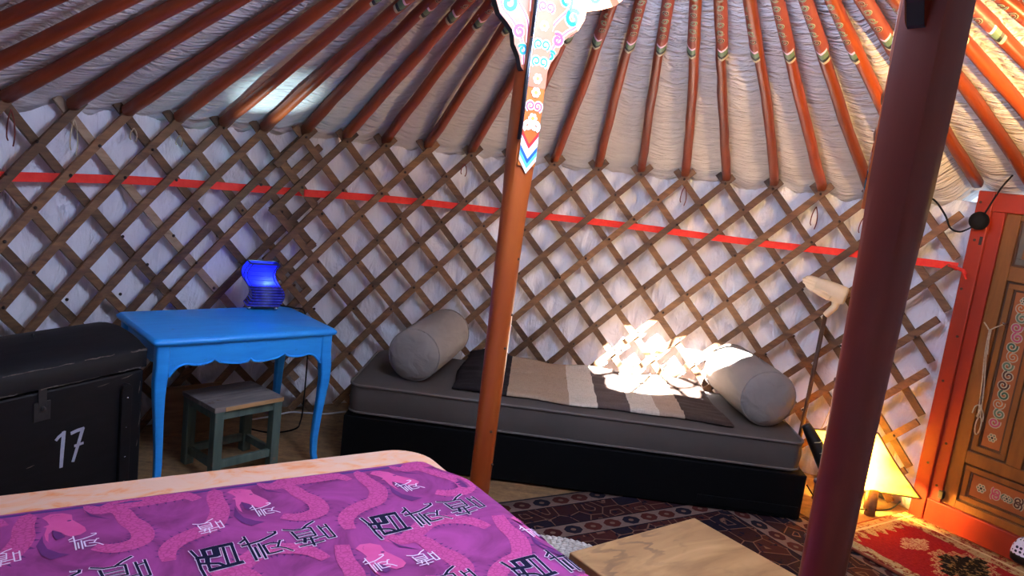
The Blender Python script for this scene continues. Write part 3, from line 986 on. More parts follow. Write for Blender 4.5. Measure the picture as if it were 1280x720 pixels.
    return e
ang_n = math.atan2(-0.86, 0.51)          # direction of the painted face
column((-0.028, 2.65), ang_n + PI/2, 'slim red column with painted cloud bracket and chevrons in front of daybed', 'pole_red')
column((0.662, 1.372), ang_n + PI/2 + PI, 'thick maroon column close to the camera in front of lamp', 'pole_maroon')

# ------------------------------------------------------------------ door
DRZ = math.atan2(-0.835, 0.551)
dr = tag(empty('door_1', (2.171, 3.704, 0), DRZ), 'painted ochre wooden door in an orange red frame', 'door', kind='structure')
fr = empty('door_frame', parent=dr)
for x0, x1 in ((0.0, 0.074), (0.726, 0.80)):
    mb = MB(); mb.box(x0, x1, -0.03, 0.07, 0, 1.655); mb.build('jamb', M['door_red'], fr, bevel=0.006)
for x0, x1 in ((0.07, 0.131), (0.669, 0.73)):
    mb = MB(); mb.box(x0, x1, -0.012, 0.07, 0.0, 1.60); mb.build('inner_jamb', M['door_red'], fr, bevel=0.003)
mb = MB(); mb.box(0.072, 0.728, -0.026, 0.07, 1.563, 1.652); mb.build('lintel', M['door_red'], fr, bevel=0.005)
mb = MB(); mb.box(0.072, 0.728, -0.022, 0.07, 0, 0.125); mb.build('threshold', M['door_red'], fr, bevel=0.005)
mb = MB()
for x, z in ((0.02,1.60),(0.045,1.50),(0.03,1.42),(0.03,0.72),(0.02,1.18),(0.045,0.30),(0.05,0.95),(0.1,0.42),(0.1,0.2)):
    mb.tube([V(x, -0.031 if x < 0.075 else -0.013, z), V(x, -0.034 if x < 0.075 else -0.016, z)], 0.0065, 8)
mb.build('nail_heads', M['p_brown'], fr)['kind'] = 'stuff'
mb = MB(); mb.box(0.052, 0.064, -0.0335, -0.029, 1.40, 1.44); mb.build('latch_slot', M['iron'], fr)
lf = empty('door_leaf', parent=dr)
def framebox(mb, x0, x1, z0, z1, wd, y0, y1):
    mb.box(x0, x1, y0, y1, z0, z0+wd); mb.box(x0, x1, y0, y1, z1-wd, z1)
    mb.box(x0, x0+wd, y0, y1, z0+wd, z1-wd); mb.box(x1-wd, x1, y0, y1, z0+wd, z1-wd)
for nm, b in (('stile', (0.131,0.195,0.125,1.563)), ('stile', (0.605,0.669,0.125,1.563)), ('rail', (0.195,0.605,0.125,0.165)), ('rail', (0.195,0.605,0.36,0.42)), ('rail', (0.195,0.605,1.255,1.325)), ('rail', (0.195,0.605,1.535,1.563)), ('muntin', (0.367,0.433,0.42,1.255))):
    mb = MB(); mb.box(b[0], b[1], 0.0, 0.045, b[2], b[3]); mb.build(nm, M['door_ochre'], lf, bevel=0.003)
def panel(x0, x1, z0, z1, field, name='panel'):
    mb = MB()
    mb.mat(M['door_brown']); framebox(mb, x0, x1, z0, z1, 0.013, 0.014, 0.03)
    mb.mat(M['door_ochre']); framebox(mb, x0+0.013, x1-0.013, z0+0.013, z1-0.013, 0.024, 0.008, 0.03)
    mb.mat(M['door_brown']); framebox(mb, x0+0.037, x1-0.037, z0+0.037, z1-0.037, 0.010, 0.014, 0.03)
    mb.mat(field); mb.box(x0+0.04, x1-0.04, 0.018, 0.03, z0+0.04, z1-0.04)
    return mb.build(name, None, lf, bevel=0.0015)
lowp = panel(0.190, 0.610, 0.162, 0.362, M['door_field'])
midp = panel(0.192, 0.370, 0.417, 1.258, M['door_field'])
midp2 = panel(0.430, 0.608, 0.417, 1.258, M['door_field'])
mb = MB(); mb.mat(M['door_brown']); framebox(mb, 0.192, 0.608, 1.322, 1.538, 0.012, 0.014, 0.03)
mb.mat(M['door_glass']); framebox(mb, 0.204, 0.596, 1.334, 1.526, 0.028, 0.016, 0.03)
mb.mat(M['door_ochre']); framebox(mb, 0.232, 0.568, 1.362, 1.498, 0.014, 0.006, 0.03)
mb.mat(M['door_brown']); mb.box(0.246, 0.554, 0.02, 0.03, 1.376, 1.484)
mb.build('panel', None, lf, bevel=0.0015)
def door_orn(parent, items, flowers):
    mb = MB(); yy = 0.0172
    def rib(pts, wid, mat, off):
        mb.mat(mat); Lf, Rg = ribbon2(pts, wid)
        for i in range(len(pts)-1):
            mb.poly([V(a, yy - off, b) for a, b in (Lf[i], Rg[i], Rg[i+1], Lf[i+1])])
    for cx, cz, r, a0, tn, m_ in items:
        sp = spiral2(cx, cz, r, r*0.28, a0, tn, 16)
        rib(sp, r*0.72, M['p_cream'], 0.0004); rib(sp, r*0.34, M[m_], 0.0009)
    for cx, cz, r in flowers:
        for k in range(6):
            a = k*PI/3
            mb.mat(M['p_cream']); mb.poly([V(cx + r*0.6*math.cos(a) + r*0.42*math.cos(b*PI/4), yy - 0.0012, cz + r*0.6*math.sin(a) + r*0.42*math.sin(b*PI/4)) for b in range(8)])
            mb.mat(M['p_green']); mb.poly([V(cx + r*0.6*math.cos(a) + r*0.16*math.cos(b*PI/4), yy - 0.0016, cz + r*0.6*math.sin(a) + r*0.16*math.sin(b*PI/4)) for b in range(8)])
        mb.mat(M['p_dark']); mb.poly([V(cx + r*0.25*math.cos(b*PI/4), yy - 0.0018, cz + r*0.25*math.sin(b*PI/4)) for b in range(8)])
    mb.build('painted_scrolls', None, parent)
its = []
cols = ['p_pink', 'p_olive', 'p_orange', 'p_green', 'p_brown', 'p_brown', 'p_olive', 'p_orange', 'p_green', 'p_pink']
z = 0.59
for k in range(13):
    s = 1 if k % 2 else -1
    its.append((0.281 + 0.007*s, z, 0.024, s*0.8 + 1.2, s*1.2, cols[k % len(cols)])); z += 0.046
door_orn(midp, its, [(0.281, 0.515, 0.022), (0.281, 1.175, 0.020)])
door_orn(midp2, [(a + 0.238, b, c, d_, e_, f_) for a, b, c, d_, e_, f_ in its], [(0.519, 0.515, 0.022), (0.519, 1.175, 0.020)])
door_orn(lowp, [(0.352,0.272,0.021,2.2,1.2,'p_pink'),(0.352,0.250,0.021,-2.2,-1.2,'p_pink'),(0.448,0.272,0.021,0.9,-1.2,'p_brown'),(0.448,0.250,0.021,-0.9,1.2,'p_brown'),(0.388,0.262,0.016,0,1.1,'p_green'),(0.412,0.262,0.016,PI,1.1,'p_olive')], [(0.285,0.262,0.023),(0.515,0.262,0.023),(0.40,0.262,0.020)])
mb = MB(); mb.box(0.118, 0.142, -0.024, 0.002, 0.145, 0.185); mb.build('hinge', M['iron'], lf, bevel=0.003)
# string hung on two nails of the door
ds = tag(empty('string_loop', (2.171, 3.704, 0), DRZ), 'pale string tied in a loop, hanging from a nail on the door', 'string')
mb = MB()
yq = -0.022
mb.tube(catmull([V(0.150,yq,1.046), V(0.166,yq,1.03), V(0.181,yq,1.017), V(0.205,yq,1.035), V(0.236,yq,1.058)], 5), 0.0032, 6)
for dx, zb in ((0.0, 0.62), (0.007, 0.60), (0.003, 0.93)):
    mb.tube(catmull([V(0.181+dx,yq-0.002,1.017), V(0.186+dx,yq-0.004,0.9), V(0.202+dx*1.5,yq-0.002,0.76), V(0.214+dx*2,yq,zb)] if zb < 0.9 else [V(0.181,yq,1.017), V(0.19,yq-0.003,0.96), V(0.196,yq,0.90)], 5), 0.0032, 6)
mb.closed_tube([V(0.226 + 0.012*math.cos(a), yq, 0.56 + 0.045*math.sin(a)) for a in [2*PI*k/14 for k in range(14)]], 0.0034, 6)
mb.tube([V(0.214,yq-0.004,0.66), V(0.225,yq-0.005,0.64), V(0.214,yq-0.004,0.60)], 0.006, 6)
mb.tube(catmull([V(0.214,yq-0.004,0.66), V(0.197,yq-0.006,0.645), V(0.19,yq-0.004,0.61)], 4), 0.003, 6)
mb.tube(catmull([V(0.222,yq-0.004,0.65), V(0.24,yq-0.006,0.62), V(0.243,yq-0.004,0.585)], 4), 0.003, 6)
mb.build('string', M['string'], ds, smooth=True)
mb = MB(); mb.tube([V(0.236, 0.01, 1.058), V(0.236, -0.027, 1.06)], 0.004, 8); mb.ball((0.236, -0.028, 1.06), 0.006, 6)
mb.build('nail', M['steel'], ds, smooth=True)
# black cord switch by the door head
sw = tag(empty('cord_switch', (2.133, 3.611, 1.512)), 'black round switch on a black cord at the top corner of the door', 'switch')
mb = MB()
dirn = V(-0.6, -0.75, 0.1).normalized()
mb.lathe([(0.001,-0.018),(0.036,-0.018),(0.042,-0.008),(0.043,0.004),(0.036,0.014),(0.02,0.020),(0.001,0.021)], 24, M=dirn.to_track_quat('Z', 'Y').to_matrix().to_4x4())
mb.build('switch_body', M['cord_black'], sw, auto=35)
mb = MB()
o_ = V(2.133, 3.611, 1.512)
mb.tube([p - o_ for p in catmull([V(1.93,3.79,1.60), V(1.99,3.77,1.585), V(2.03,3.72,1.52), V(2.056,3.697,1.462), V(2.085,3.66,1.450), V(2.115,3.625,1.48), o_], 6)], 0.0045, 6)
mb.tube([p - o_ for p in catmull([o_, V(2.145,3.60,1.55), V(2.155,3.585,1.60), V(2.173,3.563,1.675), V(2.17,3.50,1.73)], 6)], 0.0045, 6)
mb.build('cord', M['cord_black'], sw, smooth=True)

# ------------------------------------------------------------------ rugs
def rug(name, loc, rz, x0, x1, y0, y1, mat, edge, label, th=0.008, fr_side=None):
    e = tag(empty(name, (loc[0], loc[1], 0.001 if name != 'door_rug' else 0.0085), rz), label, 'rug')
    mb = MB(); NX, NY = 24, 16
    top = []
    for j in range(NY + 1):
        y = y0 + (y1-y0)*j/NY
        top.append([V(x0 + (x1-x0)*i/NX, y, th + 0.0015*noise.noise(V(i*0.5, j*0.5, 2))) for i in range(NX + 1)])
    mb.loft(top, closed=False)
    o = mb.build('pile', mat, e, smooth=True)
    s = o.modifiers.new('thickness', 'SOLIDIFY'); s.thickness = th*0.9; s.offset = -1
    mb = MB()
    mb.closed_tube([V(x0,y0,th*0.6), V((x0+x1)/2,y0,th*0.6), V(x1,y0,th*0.6), V(x1,(y0+y1)/2,th*0.6), V(x1,y1,th*0.6), V((x0+x1)/2,y1,th*0.6), V(x0,y1,th*0.6), V(x0,(y0+y1)/2,th*0.6)], th*0.6, 6)
    mb.build('edging', edge, e, smooth=True)
    return e
URZ = math.atan2(0.515, 0.857)
rug('tribal_rug', (0.122, 3.185), URZ, -0.42, 1.38, -1.75, 0.055, M['rug_dark'], M['rug_edge_dark'], 'dark brown and navy patterned wool rug under coffee table', 0.006)
rug('door_rug', (2.171 + 0.551*0.0 + 0.835*(-0.31), 3.704 - 0.835*0.0 + 0.551*(-0.31), 0), DRZ, 0.0, 0.95, -0.42, 0.255, M['rug_red'], M['rug_edge'], 'red rug with cream border and black medallion before the door', 0.013)

# ------------------------------------------------------------------ bed
BRZ = math.atan2(-0.571, -0.821)
BO = (-0.255, 2.523)
bed = tag(empty('bed', (BO[0], BO[1], 0), BRZ), 'bed with peach marbled sheet, corner near the red column', 'bed')
mb = MB(); slab(mb, 0.0, 1.86, 0.0, 1.40, 0.24, 0.503, 0.13, 0.022, 8, 5)
mb.build('mattress', M['peach'], bed, auto=60)
mb = MB(); mb.box(0.03, 1.83, 0.03, 1.37, 0.12, 0.24); mb.build('bed_frame', M['dark_wood'], bed, bevel=0.005)
for x in (0.06, 1.74):
    for y in (0.06, 1.28):
        mb = MB(); mb.box(x, x+0.06, y, y+0.06, 0.0, 0.12); mb.build('leg', M['dark_wood'], bed, bevel=0.004)
dv = tag(empty('duvet', (BO[0], BO[1], 0.5), BRZ), 'purple and pink duvet printed with dragons and characters', 'duvet')
DB0 = 0.145
def dsurf(q, b, off=0.0):
    # arc length q from the right edge of the bed, b towards the foot; local to the duvet empty
    rnd_ = 0.05
    shift = 0.035*math.exp(-((b-DB0)/0.10)**2) - 0.004
    wz = 0.006*noise.noise(V(q*3.0, b*3.2, 0.7)) + 0.003*noise.noise(V(q*8, b*7, 4.0))
    top = 0.010 + wz*min(1, max(0.2, (b-DB0)/0.1)) + 0.004*min(1, max(0, (b-DB0)/0.1))
    if q > rnd_:
        x, z, nx, nz = q, top, 0, 1
    elif q > rnd_ - rnd_*PI/2:
        a = (rnd_ - q)/rnd_
        x, z = rnd_ - (rnd_+0.012)*math.sin(a), top - rnd_*(1 - math.cos(a))
        nx, nz = -math.sin(a), math.cos(a)
    else:
        d = (rnd_ - rnd_*PI/2) - q
        x, z = -0.012 - 0.010*math.sin(b*9), top - rnd_ - d
        nx, nz = -1, 0
    x += (shift - 0.030*min(1, max(0, (b-DB0-0.05)/0.12)))*math.exp(-(max(q, 0)/0.3)**2)
    return V(x + nx*off, b, z + nz*off)
mb = MB()
QN, BN = 72, 44
qs = [-0.24 + (1.84+0.24)*i/QN for i in range(QN + 1)]
bs = [DB0 + (1.415-DB0)*j/BN for j in range(BN + 1)]
rows = []
e0 = []
for q in qs:
    p = dsurf(q, DB0); e0.append(V(p.x, p.y + 0.004, p.z - 0.008) if q > 0 else V(p.x + 0.01, p.y + 0.004, p.z))
rows.append(e0)
e1 = []
for q in qs:
    p = dsurf(q, DB0); e1.append(V(p.x, p.y - 0.004, p.z - 0.004))
rows.append(e1)
for b in bs: rows.append([dsurf(q, b) for q in qs])
mb.loft(rows, closed=False)
mb.build('cover', M['duvet'], dv, smooth=True)
def rib_duvet(mb, pts, wid, mat, off):
    mb.mat(mat)
    Lf, Rg = ribbon2(pts, wid)
    for i in range(len(pts)-1):
        mb.poly([dsurf(a, b, off) for a, b in (Lf[i], Lf[i+1], Rg[i+1], Rg[i])])
mb = MB()
rib_duvet(mb, [(q, DB0 + 0.018 + 0.003*math.sin(q*9)) for q in qs if q > -0.05], 0.012, M['duvet_edge_shade'], 0.001)
mb.build('edge_shade', None, dv)  # strip that paints in the shadow line at the duvet edge
GA = [[[-0.0467,0.0572],[-0.0393,0.0217],[-0.0406,-0.0288],[-0.0381,-0.062],0.0047],[[-0.0237,0.0491],[0.0074,0.0515],[0.0455,0.0518],0.009],[[-0.0213,0.0415],[-0.0216,0.0186],0.0075],[[-0.0405,0.0189],[-0.0214,0.0152],[0.0032,0.013],0.0084],[[0.0061,0.0486],[0.0032,0.013],0.0113],[[-0.0391,-0.0073],[-0.0214,-0.0137],[0.0005,-0.0217],[0.0112,-0.0367],0.0056],[[-0.0197,0.0081],[-0.0228,-0.0132],0.0075],[[0.0231,0.0426],[0.0184,-0.0314],0.0047],[[0.0441,0.0488],[0.0403,-0.0297],0.0053],[[-0.0241,-0.0411],[0.0105,-0.038],[0.05,-0.0332],0.0084],[[-0.0226,-0.0165],[-0.0227,-0.0416],0.0047]]
GB = [[[-0.045,0.0543],[-0.0433,0.0187],[-0.0428,-0.0554],0.0041],[[-0.0607,0.0283],[-0.0464,0.0407],0.0047],[[-0.0591,0.0139],[-0.0447,0.0157],[-0.0141,0.0224],[0.0142,0.0374],[0.0303,0.0481],[0.032,0.0566],0.0049],[[0.0316,0.0575],[0.0153,0.0569],0.0019],[[-0.0331,-0.0021],[-0.0329,-0.0458],0.0045],[[-0.0215,0.011],[-0.0209,-0.0551],0.0041],[[-0.0128,0.001],[0.0049,0.0052],[0.0233,0.0005],0.0034],[[-0.0128,0.001],[-0.0108,-0.0388],0.0049],[[-0.0108,-0.0388],[0.0066,-0.0383],[0.0234,-0.0358],0.0041],[[0.0024,-0.0164],[0.0208,-0.0177],[0.0346,-0.0278],[0.0468,-0.0441],0.0028],[[0.0303,0.0104],[0.0186,-0.0152],0.0041],[[0.0303,0.0104],[0.0375,0.0107],0.0026]]
GC = [[[-0.064,0.0432],[-0.0389,0.0331],[-0.017,0.0331],0.0036],[[-0.017,0.0331],[-0.0009,0.0488],[0.0198,0.0618],0.0045],[[-0.0473,0.0257],[-0.0426,-0.0137],0.0045],[[-0.0156,0.0356],[0.0033,0.0322],[0.0035,-0.0094],0.0039],[[-0.0426,-0.0137],[-0.0153,-0.0116],[0.0035,-0.0094],0.0033],[[-0.0404,0.0116],[-0.0014,0.0159],0.0024],[[-0.0409,-0.0013],[-0.0003,0.0021],0.0024],[[0.0239,0.0343],[0.0285,-0.0326],0.0039],[[0.0435,0.0369],[0.0464,-0.0301],0.0039],[[0.0269,0.0212],[0.0447,0.0258],0.003],[[0.0285,-0.0326],[0.0464,-0.0301],0.0039],[[-0.0034,-0.0216],[0.0257,-0.0171],0.003],[[-0.0541,-0.0296],[-0.0271,-0.0248],[0.0015,-0.0233],0.003],[[-0.0499,-0.0478],[-0.0182,-0.045],[0.0143,-0.0392],0.0033],[[-0.0267,-0.0163],[-0.0324,-0.0343],0.006],[[-0.0118,-0.0157],[-0.015,-0.0545],0.0045]]
def seg_ext(st, e):
    out = []
    for i in range(len(st)-1):
        a, b = st[i], st[i+1]
        l = math.hypot(b[0]-a[0], b[1]-a[1]) or 1
        ux, uy = (b[0]-a[0])/l*e, (b[1]-a[1])/l*e
        out.append([(a[0]-ux, a[1]-uy), (b[0]+ux, b[1]+uy)])
    return out
def glyph(G, a0, b0, sc, big):
    mb = MB()
    for st in G:
        wd = st[-1]*sc
        st2 = [(a0 - x*sc, b0 - y*sc) for x, y in st[:-1]]
        for s2 in seg_ext(st2, wd*0.35):
            if big:
                rib_duvet(mb, seg_ext(s2, 0.0018)[0], wd*1.45 + 0.0036, M['ink_white'], 0.0022)
                rib_duvet(mb, s2, wd*1.45, M['ink'], 0.0030)
            else:
                rib_duvet(mb, s2, max(wd*1.1, 0.0032), M['ink_white'], 0.0028)
    mb.build('printed_character', None, dv)
for k in range(0, 4):
    s = 0.43*k; t_ = 0.018*k
    glyph(GA, 0.364 + s, 0.517 + t_, 1.0, True); glyph(GB, 0.240 + s, 0.4985 + t_, 1.0, True); glyph(GC, 0.123 + s, 0.4825 + t_, 1.0, True)
    glyph(GB, 0.207 + s*0.97, 0.318 + t_, 0.62, False)
    glyph(GC, 0.772 - 0.43*1 + s, 0.375 if k else 0.70, 0.60, False)
for k in range(0, 4):
    s = 0.43*k - 0.22
    glyph(GA, 0.364 + s, 0.850, 1.0, True); glyph(GB, 0.232 + s, 0.840, 1.0, True)
    if k: glyph(GC, 0.112 + s, 0.825, 1.0, True)
    glyph(GB, 0.24 + s, 0.683, 0.62, False)
    if k > 1: glyph(GC, 0.35 + 0.43*(k-1), 0.70, 0.60, False)
DH = [[-0.0514,0.0653],[-0.0337,0.0807],[-0.0078,0.078],[0.0119,0.0613],[0.0112,0.0302],[0.0226,0.006],[0.0338,-0.0178],[0.0351,-0.0383],[0.0211,-0.0535],[0.0017,-0.0569],[-0.0096,-0.0435],[-0.0159,-0.0288],[-0.0315,-0.0099],[-0.0419,-0.0282],[-0.0439,-0.066],[-0.0413,-0.0744],[-0.0484,-0.057],[-0.0502,-0.0275],[-0.0437,0.0069],[-0.051,0.0122],[-0.0379,0.0221],[-0.0425,0.0449]]
DMOUTH = [[-0.0342,-0.013],[-0.0167,-0.0305],[-0.0098,-0.0551],[-0.0277,-0.0637],[-0.0329,-0.0447]]
DM = [[-0.054,-0.0311],[-0.054,-0.0646],[-0.0477,-0.0976],[-0.0267,-0.1257],[-0.0054,-0.1392],[-0.043,-0.1509],[-0.0597,-0.1237],[-0.0687,-0.0785]]
DTAIL = [[0.0379,0.0931],[0.0547,0.0449],[0.0924,0.0079],[0.0503,0.0357]]
DBODY = [[[0.0956,0.0712],[0.1201,0.0441],[0.1301,-0.0102],[0.1464,-0.0506],[0.1502,-0.0953],[0.1378,-0.1276],[0.106,-0.142],[0.0723,-0.1374],[0.0442,-0.1187]],
         [[-0.0749,0.0934],[-0.0896,0.0315],[-0.0942,-0.0401],[-0.1286,-0.1112],[-0.173,-0.1311],[-0.2185,-0.1575],[-0.2467,-0.1962],[-0.2512,-0.2412]],
         [[0.0399,0.0946],[0.0762,0.0646],[0.1205,0.0928],[0.1735,0.1266],[0.2266,0.1228],[0.2769,0.0937],[0.303,0.0462]]]
def dragon(a0, b0):
    mb = MB()
    def tr(p): return (max(a0 - p[0], -0.05), max(b0 - p[1], DB0 + 0.032))
    for bi, path in enumerate(DBODY):
        sp = [tr((p.x, p.y)) for p in catmull([V(x, y, 0) for x, y in path], 5)]
        n_ = len(sp)
        wd = [0.052*(0.35 + 0.65*math.sin(PI*min(1, max(0.06, i/(n_-1)*0.85 + 0.10)))**0.6) for i in range(n_)]
        Lf, Rg = ribbon2(sp, [x*1.5 for x in wd])
        mb.mat(M['dragon_dark'])
        for side_ in (Lf, Rg):
            for i in range(2, n_-3, 2):
                if side_ is Rg and i < n_*0.4: continue
                c = side_[i]; a = sp[i-1]; b = sp[i+1]
                mb.poly([dsurf(q_, max(r_, DB0+0.032), 0.0008) for q_, r_ in (a, c, b)])
        rib_duvet(mb, sp, wd, M['dragon_body'], 0.0012)
    mb.mat(M['dragon_dark'])
    for P_ in (DM, DTAIL): mb.poly([dsurf(*tr(p), 0.0014) for p in P_])
    mb.mat(M['dragon_head']); mb.poly([dsurf(*tr(p), 0.0017) for p in DH])
    mb.mat(M['dragon_dark']); mb.poly([dsurf(*tr(p), 0.0019) for p in DMOUTH])
    for c in ((0.004, 0.028),):
        mb.poly([dsurf(*tr((c[0] + 0.005*math.cos(k*PI/4), c[1] + 0.004*math.sin(k*PI/4))), 0.0019) for k in range(8)])
    for sp_ in (spiral2(-0.024, 0.058, 0.013, 0.004, 0.5, 1.2, 12),):
        rib_duvet(mb, [tr(p) for p in sp_], 0.003, M['dragon_body'], 0.0019)
    mb.build('printed_dragon', None, dv)
for k in range(0, 4):
    dragon(0.205 + 0.435*k, 0.262)
for k in range(0, 4):
    dragon(0.43 - 0.435 + 0.435*k + 0.0, 0.665)
for k in range(0, 3):
    dragon(0.205 + 0.435*k, 1.06)

# ------------------------------------------------------------------ chest
ce1 = V(0.402, 0.916, 0).normalized()
CRZ = math.atan2(ce1.y, ce1.x)
ch = tag(empty('storage_chest', (-1.394, 2.867, 0), CRZ), 'black painted wooden chest with white number 17', 'chest')
# local x runs back along the front (negative = left), +y is away from the viewer
CL, CD = 0.80, 0.38
mb = MB(); mb.box(-CL, 0, 0.0, CD, 0.03, 0.535); mb.build('body', M['chest'], ch, bevel=0.008)
mb = MB()
pr = [(-0.008, 0.545), (-0.008, 0.612), (0.0, 0.622)] + [(CD*t_, 0.622 + 0.058*math.sin(PI*t_)**0.8) for t_ in (0.1,0.2,0.3,0.4,0.5,0.6,0.7,0.8,0.9)] + [(CD, 0.622), (CD+0.008, 0.612), (CD+0.008, 0.545)]
mb.loft([[V(x, y, z) for y, z in pr] for x in (-CL-0.006, -CL*0.66, -CL*0.33, 0.006)])
lid = mb.build('lid', M['chest'], ch, auto=40, bevel=0.004)
mb = MB()
random.seed(3)
for (xa, xb, y, z, wd) in ((-0.55,-0.30,-0.0088,0.618,0.004),(-0.26,-0.14,-0.0088,0.620,0.005),(-0.07,0.004,-0.0088,0.617,0.009),(-0.6,-0.5,-0.0088,0.548,0.006),(-0.42,-0.2,-0.0088,0.546,0.004),(-0.12,-0.02,-0.0088,0.549,0.006)):
    pts = [(xa + (xb-xa)*i/8, z + random.uniform(-0.002, 0.002)) for i in range(9)]
    Lf, Rg = ribbon2(pts, [wd*random.uniform(0.2, 1.0) for _ in pts])
    for i in range(8): mb.poly([V(a, y, b) for a, b in (Rg[i], Rg[i+1], Lf[i+1], Lf[i])])
for (x, z, w_, h_) in ((-0.02,0.44,0.006,0.05),(-0.015,0.30,0.008,0.06),(-0.02,0.22,0.005,0.03),(-0.46,0.27,0.03,0.004),(-0.1,0.515,0.05,0.008),(-0.2,0.505,0.05,0.005)):
    pts = [(x, z), (x + w_*0.5, z + h_*0.3), (x + w_, z + h_)]
    Lf, Rg = ribbon2(pts, [0.001, 0.004, 0.001])
    for i in range(2): mb.poly([V(a, -0.0008, b) for a, b in (Rg[i], Rg[i+1], Lf[i+1], Lf[i])])
mb.build('scuff_marks', M['chest_scuff'], ch)['kind'] = 'stuff'
mb = MB()
for xa, xb in ((-0.104, -0.058), (-CL+0.05, -CL+0.096)):
    mb2 = MB()
    out = [(xa, 0.05), (xb, 0.05), (xb, 0.475)] + [((xa+xb)/2 + (xb-xa)/2*math.cos(a), 0.475 + 0.02*math.sin(a)) for a in (PI/4, PI/2, 3*PI/4)] + [(xa, 0.475)]
    mb2.prism(out[::-1], -0.014, 0.004)
    bt = mb2.build('batten', M['chest'], ch, bevel=0.003)
    mb3 = MB()
    for z in (0.1, 0.2, 0.32, 0.44): mb3.ball(((xa+xb)/2, -0.0145, z), 0.004, 5, 0.6)
    mb3.build('nail_heads', M['steel'], bt, smooth=True)['kind'] = 'stuff'
mb = MB(); mb.box(-0.425, -0.395, -0.006, 0.001, 0.46, 0.56); mb.box(-0.44, -0.38, -0.005, 0.001, 0.43, 0.50); mb.ball((-0.41, -0.008, 0.475), 0.009, 6)
mb.build('lock_plate', M['iron'], ch, bevel=0.002)
mb = MB()
def stroke(pts, wd):
    Lf, Rg = ribbon2(pts, wd)
    for i in range(len(pts)-1): mb.poly([V(a, -0.0012, b) for a, b in (Rg[i], Rg[i+1], Lf[i+1], Lf[i])])
stroke([(-0.356, 0.341), (-0.345, 0.352), (-0.322, 0.365)], 0.012); stroke([(-0.326, 0.368), (-0.330, 0.30), (-0.333, 0.232)], [0.015, 0.015, 0.013])
stroke([(-0.300, 0.352), (-0.275, 0.357), (-0.248, 0.358)], 0.013); stroke([(-0.252, 0.362), (-0.270, 0.30), (-0.288, 0.240)], [0.014, 0.013, 0.012]); stroke([(-0.285, 0.300), (-0.248, 0.302)], 0.010)
mb.build('painted_number', M['chest_paint'], ch)
mb = MB()
mb.tube(catmull([V(0.004, 0.12, 0.40), V(0.03, 0.13, 0.37), V(0.035, 0.19, 0.355), V(0.03, 0.25, 0.37), V(0.004, 0.26, 0.40)], 5), 0.006, 8)
mb.build('handle', M['iron'], ch, smooth=True)
mb = MB(); mb.tube([V(-0.33, 0.17, 0.676), V(-0.335, 0.172, 0.69), V(-0.325, 0.18, 0.688), V(-0.32, 0.176, 0.676)], 0.004, 6); mb.build('lid_ring', M['iron'], lid, smooth=True)

# ------------------------------------------------------------------ blue table
TRZ = math.atan2(0.554, 0.585)
TH, TW, TD = 0.66, 0.806, 0.512
tb = tag(empty('side_table', (-1.234, 3.311, 0), TRZ), 'bright blue painted wooden table with scalloped apron', 'table')
mb = MB()
L = []
for ins, z in ((0.012, TH-0.030), (0.004, TH-0.026), (0.0, TH-0.018), (0.001, TH-0.011), (0.007, TH-0.006), (0.010, TH-0.002), (0.016, TH)):
    L.append(rrect(-TW/2+ins, TW/2-ins, -TD/2+ins, TD/2-ins, 0.016, z, 4))
mb.loft(L)
mb.build('table_top', M['blue'], tb, auto=45)
AX, AY = TW/2 - 0.045, TD/2 - 0.040      # apron planes
def scallop(L, dep, cusps):
    # bottom outline from -L/2 to L/2, returns (x, drop)
    P = []
    n_ = 60
    for i in range(n_ + 1):
        u = i/n_
        d = dep
        x = -L/2 + L*u
        edge = min(u, 1-u)
        d += 0.030*max(0, 1 - edge/0.05)**1.5 - 0.014*math.exp(-((edge-0.09)/0.05)**2)
        for c in cusps:
            d -= 0.020*math.exp(-abs(u-c)/0.022)
        d += 0.006*math.cos((u-0.5)*2*PI*2)
        P.append((x, d))
    return P
def apron(name, L, y, face, dep=0.098, cusps=(0.27, 0.5, 0.73), rot=0.0):
    mb = MB()
    zt = TH - 0.03
    P = scallop(L, dep, cusps)
    n_ = len(P)
    f = [V(x, 0, zt - d) for x, d in P]
    tp = [V(x, 0, zt) for x, d in P]
    for i in range(n_ - 1):
        for yy, fl in ((-0.010, False), (0.010, True)):
            q = [f[i], f[i+1], tp[i+1], tp[i]]
            q = [V(p.x, yy, p.z) for p in q]
            mb.poly(q[::-1] if fl else q)
        mb.poly([V(f[i].x, 0.01, f[i].z), V(f[i+1].x, 0.01, f[i+1].z), V(f[i+1].x, -0.01, f[i+1].z), V(f[i].x, -0.01, f[i].z)])
    # carved bead along the edge
    mb.tube([V(p.x, -0.010, p.z + 0.004) for p in f], 0.0045, 6)
    o = mb.build(name, M['blue'], tb)
    o.rotation_euler = (0, 0, rot)
    o.location = face
    return o
apron('drawer_front', 2*AX - 0.05, 0, (0, -AY - 0.010, 0))
apron('apron', 2*AX - 0.05, 0, (0, AY, 0), rot=PI)
apron('apron', 2*AY - 0.05, 0, (-AX, 0, 0), cusps=(0.5,), rot=-PI/2)
apron('apron', 2*AY - 0.05, 0, (AX, 0, 0), cusps=(0.5,), rot=PI/2)
mb = MB(); mb.box(-AX+0.03, AX-0.03, -AY-0.006, -AY+0.004, TH-0.036, TH-0.03); mb.build('drawer_gap', M['p_dark'], tb)
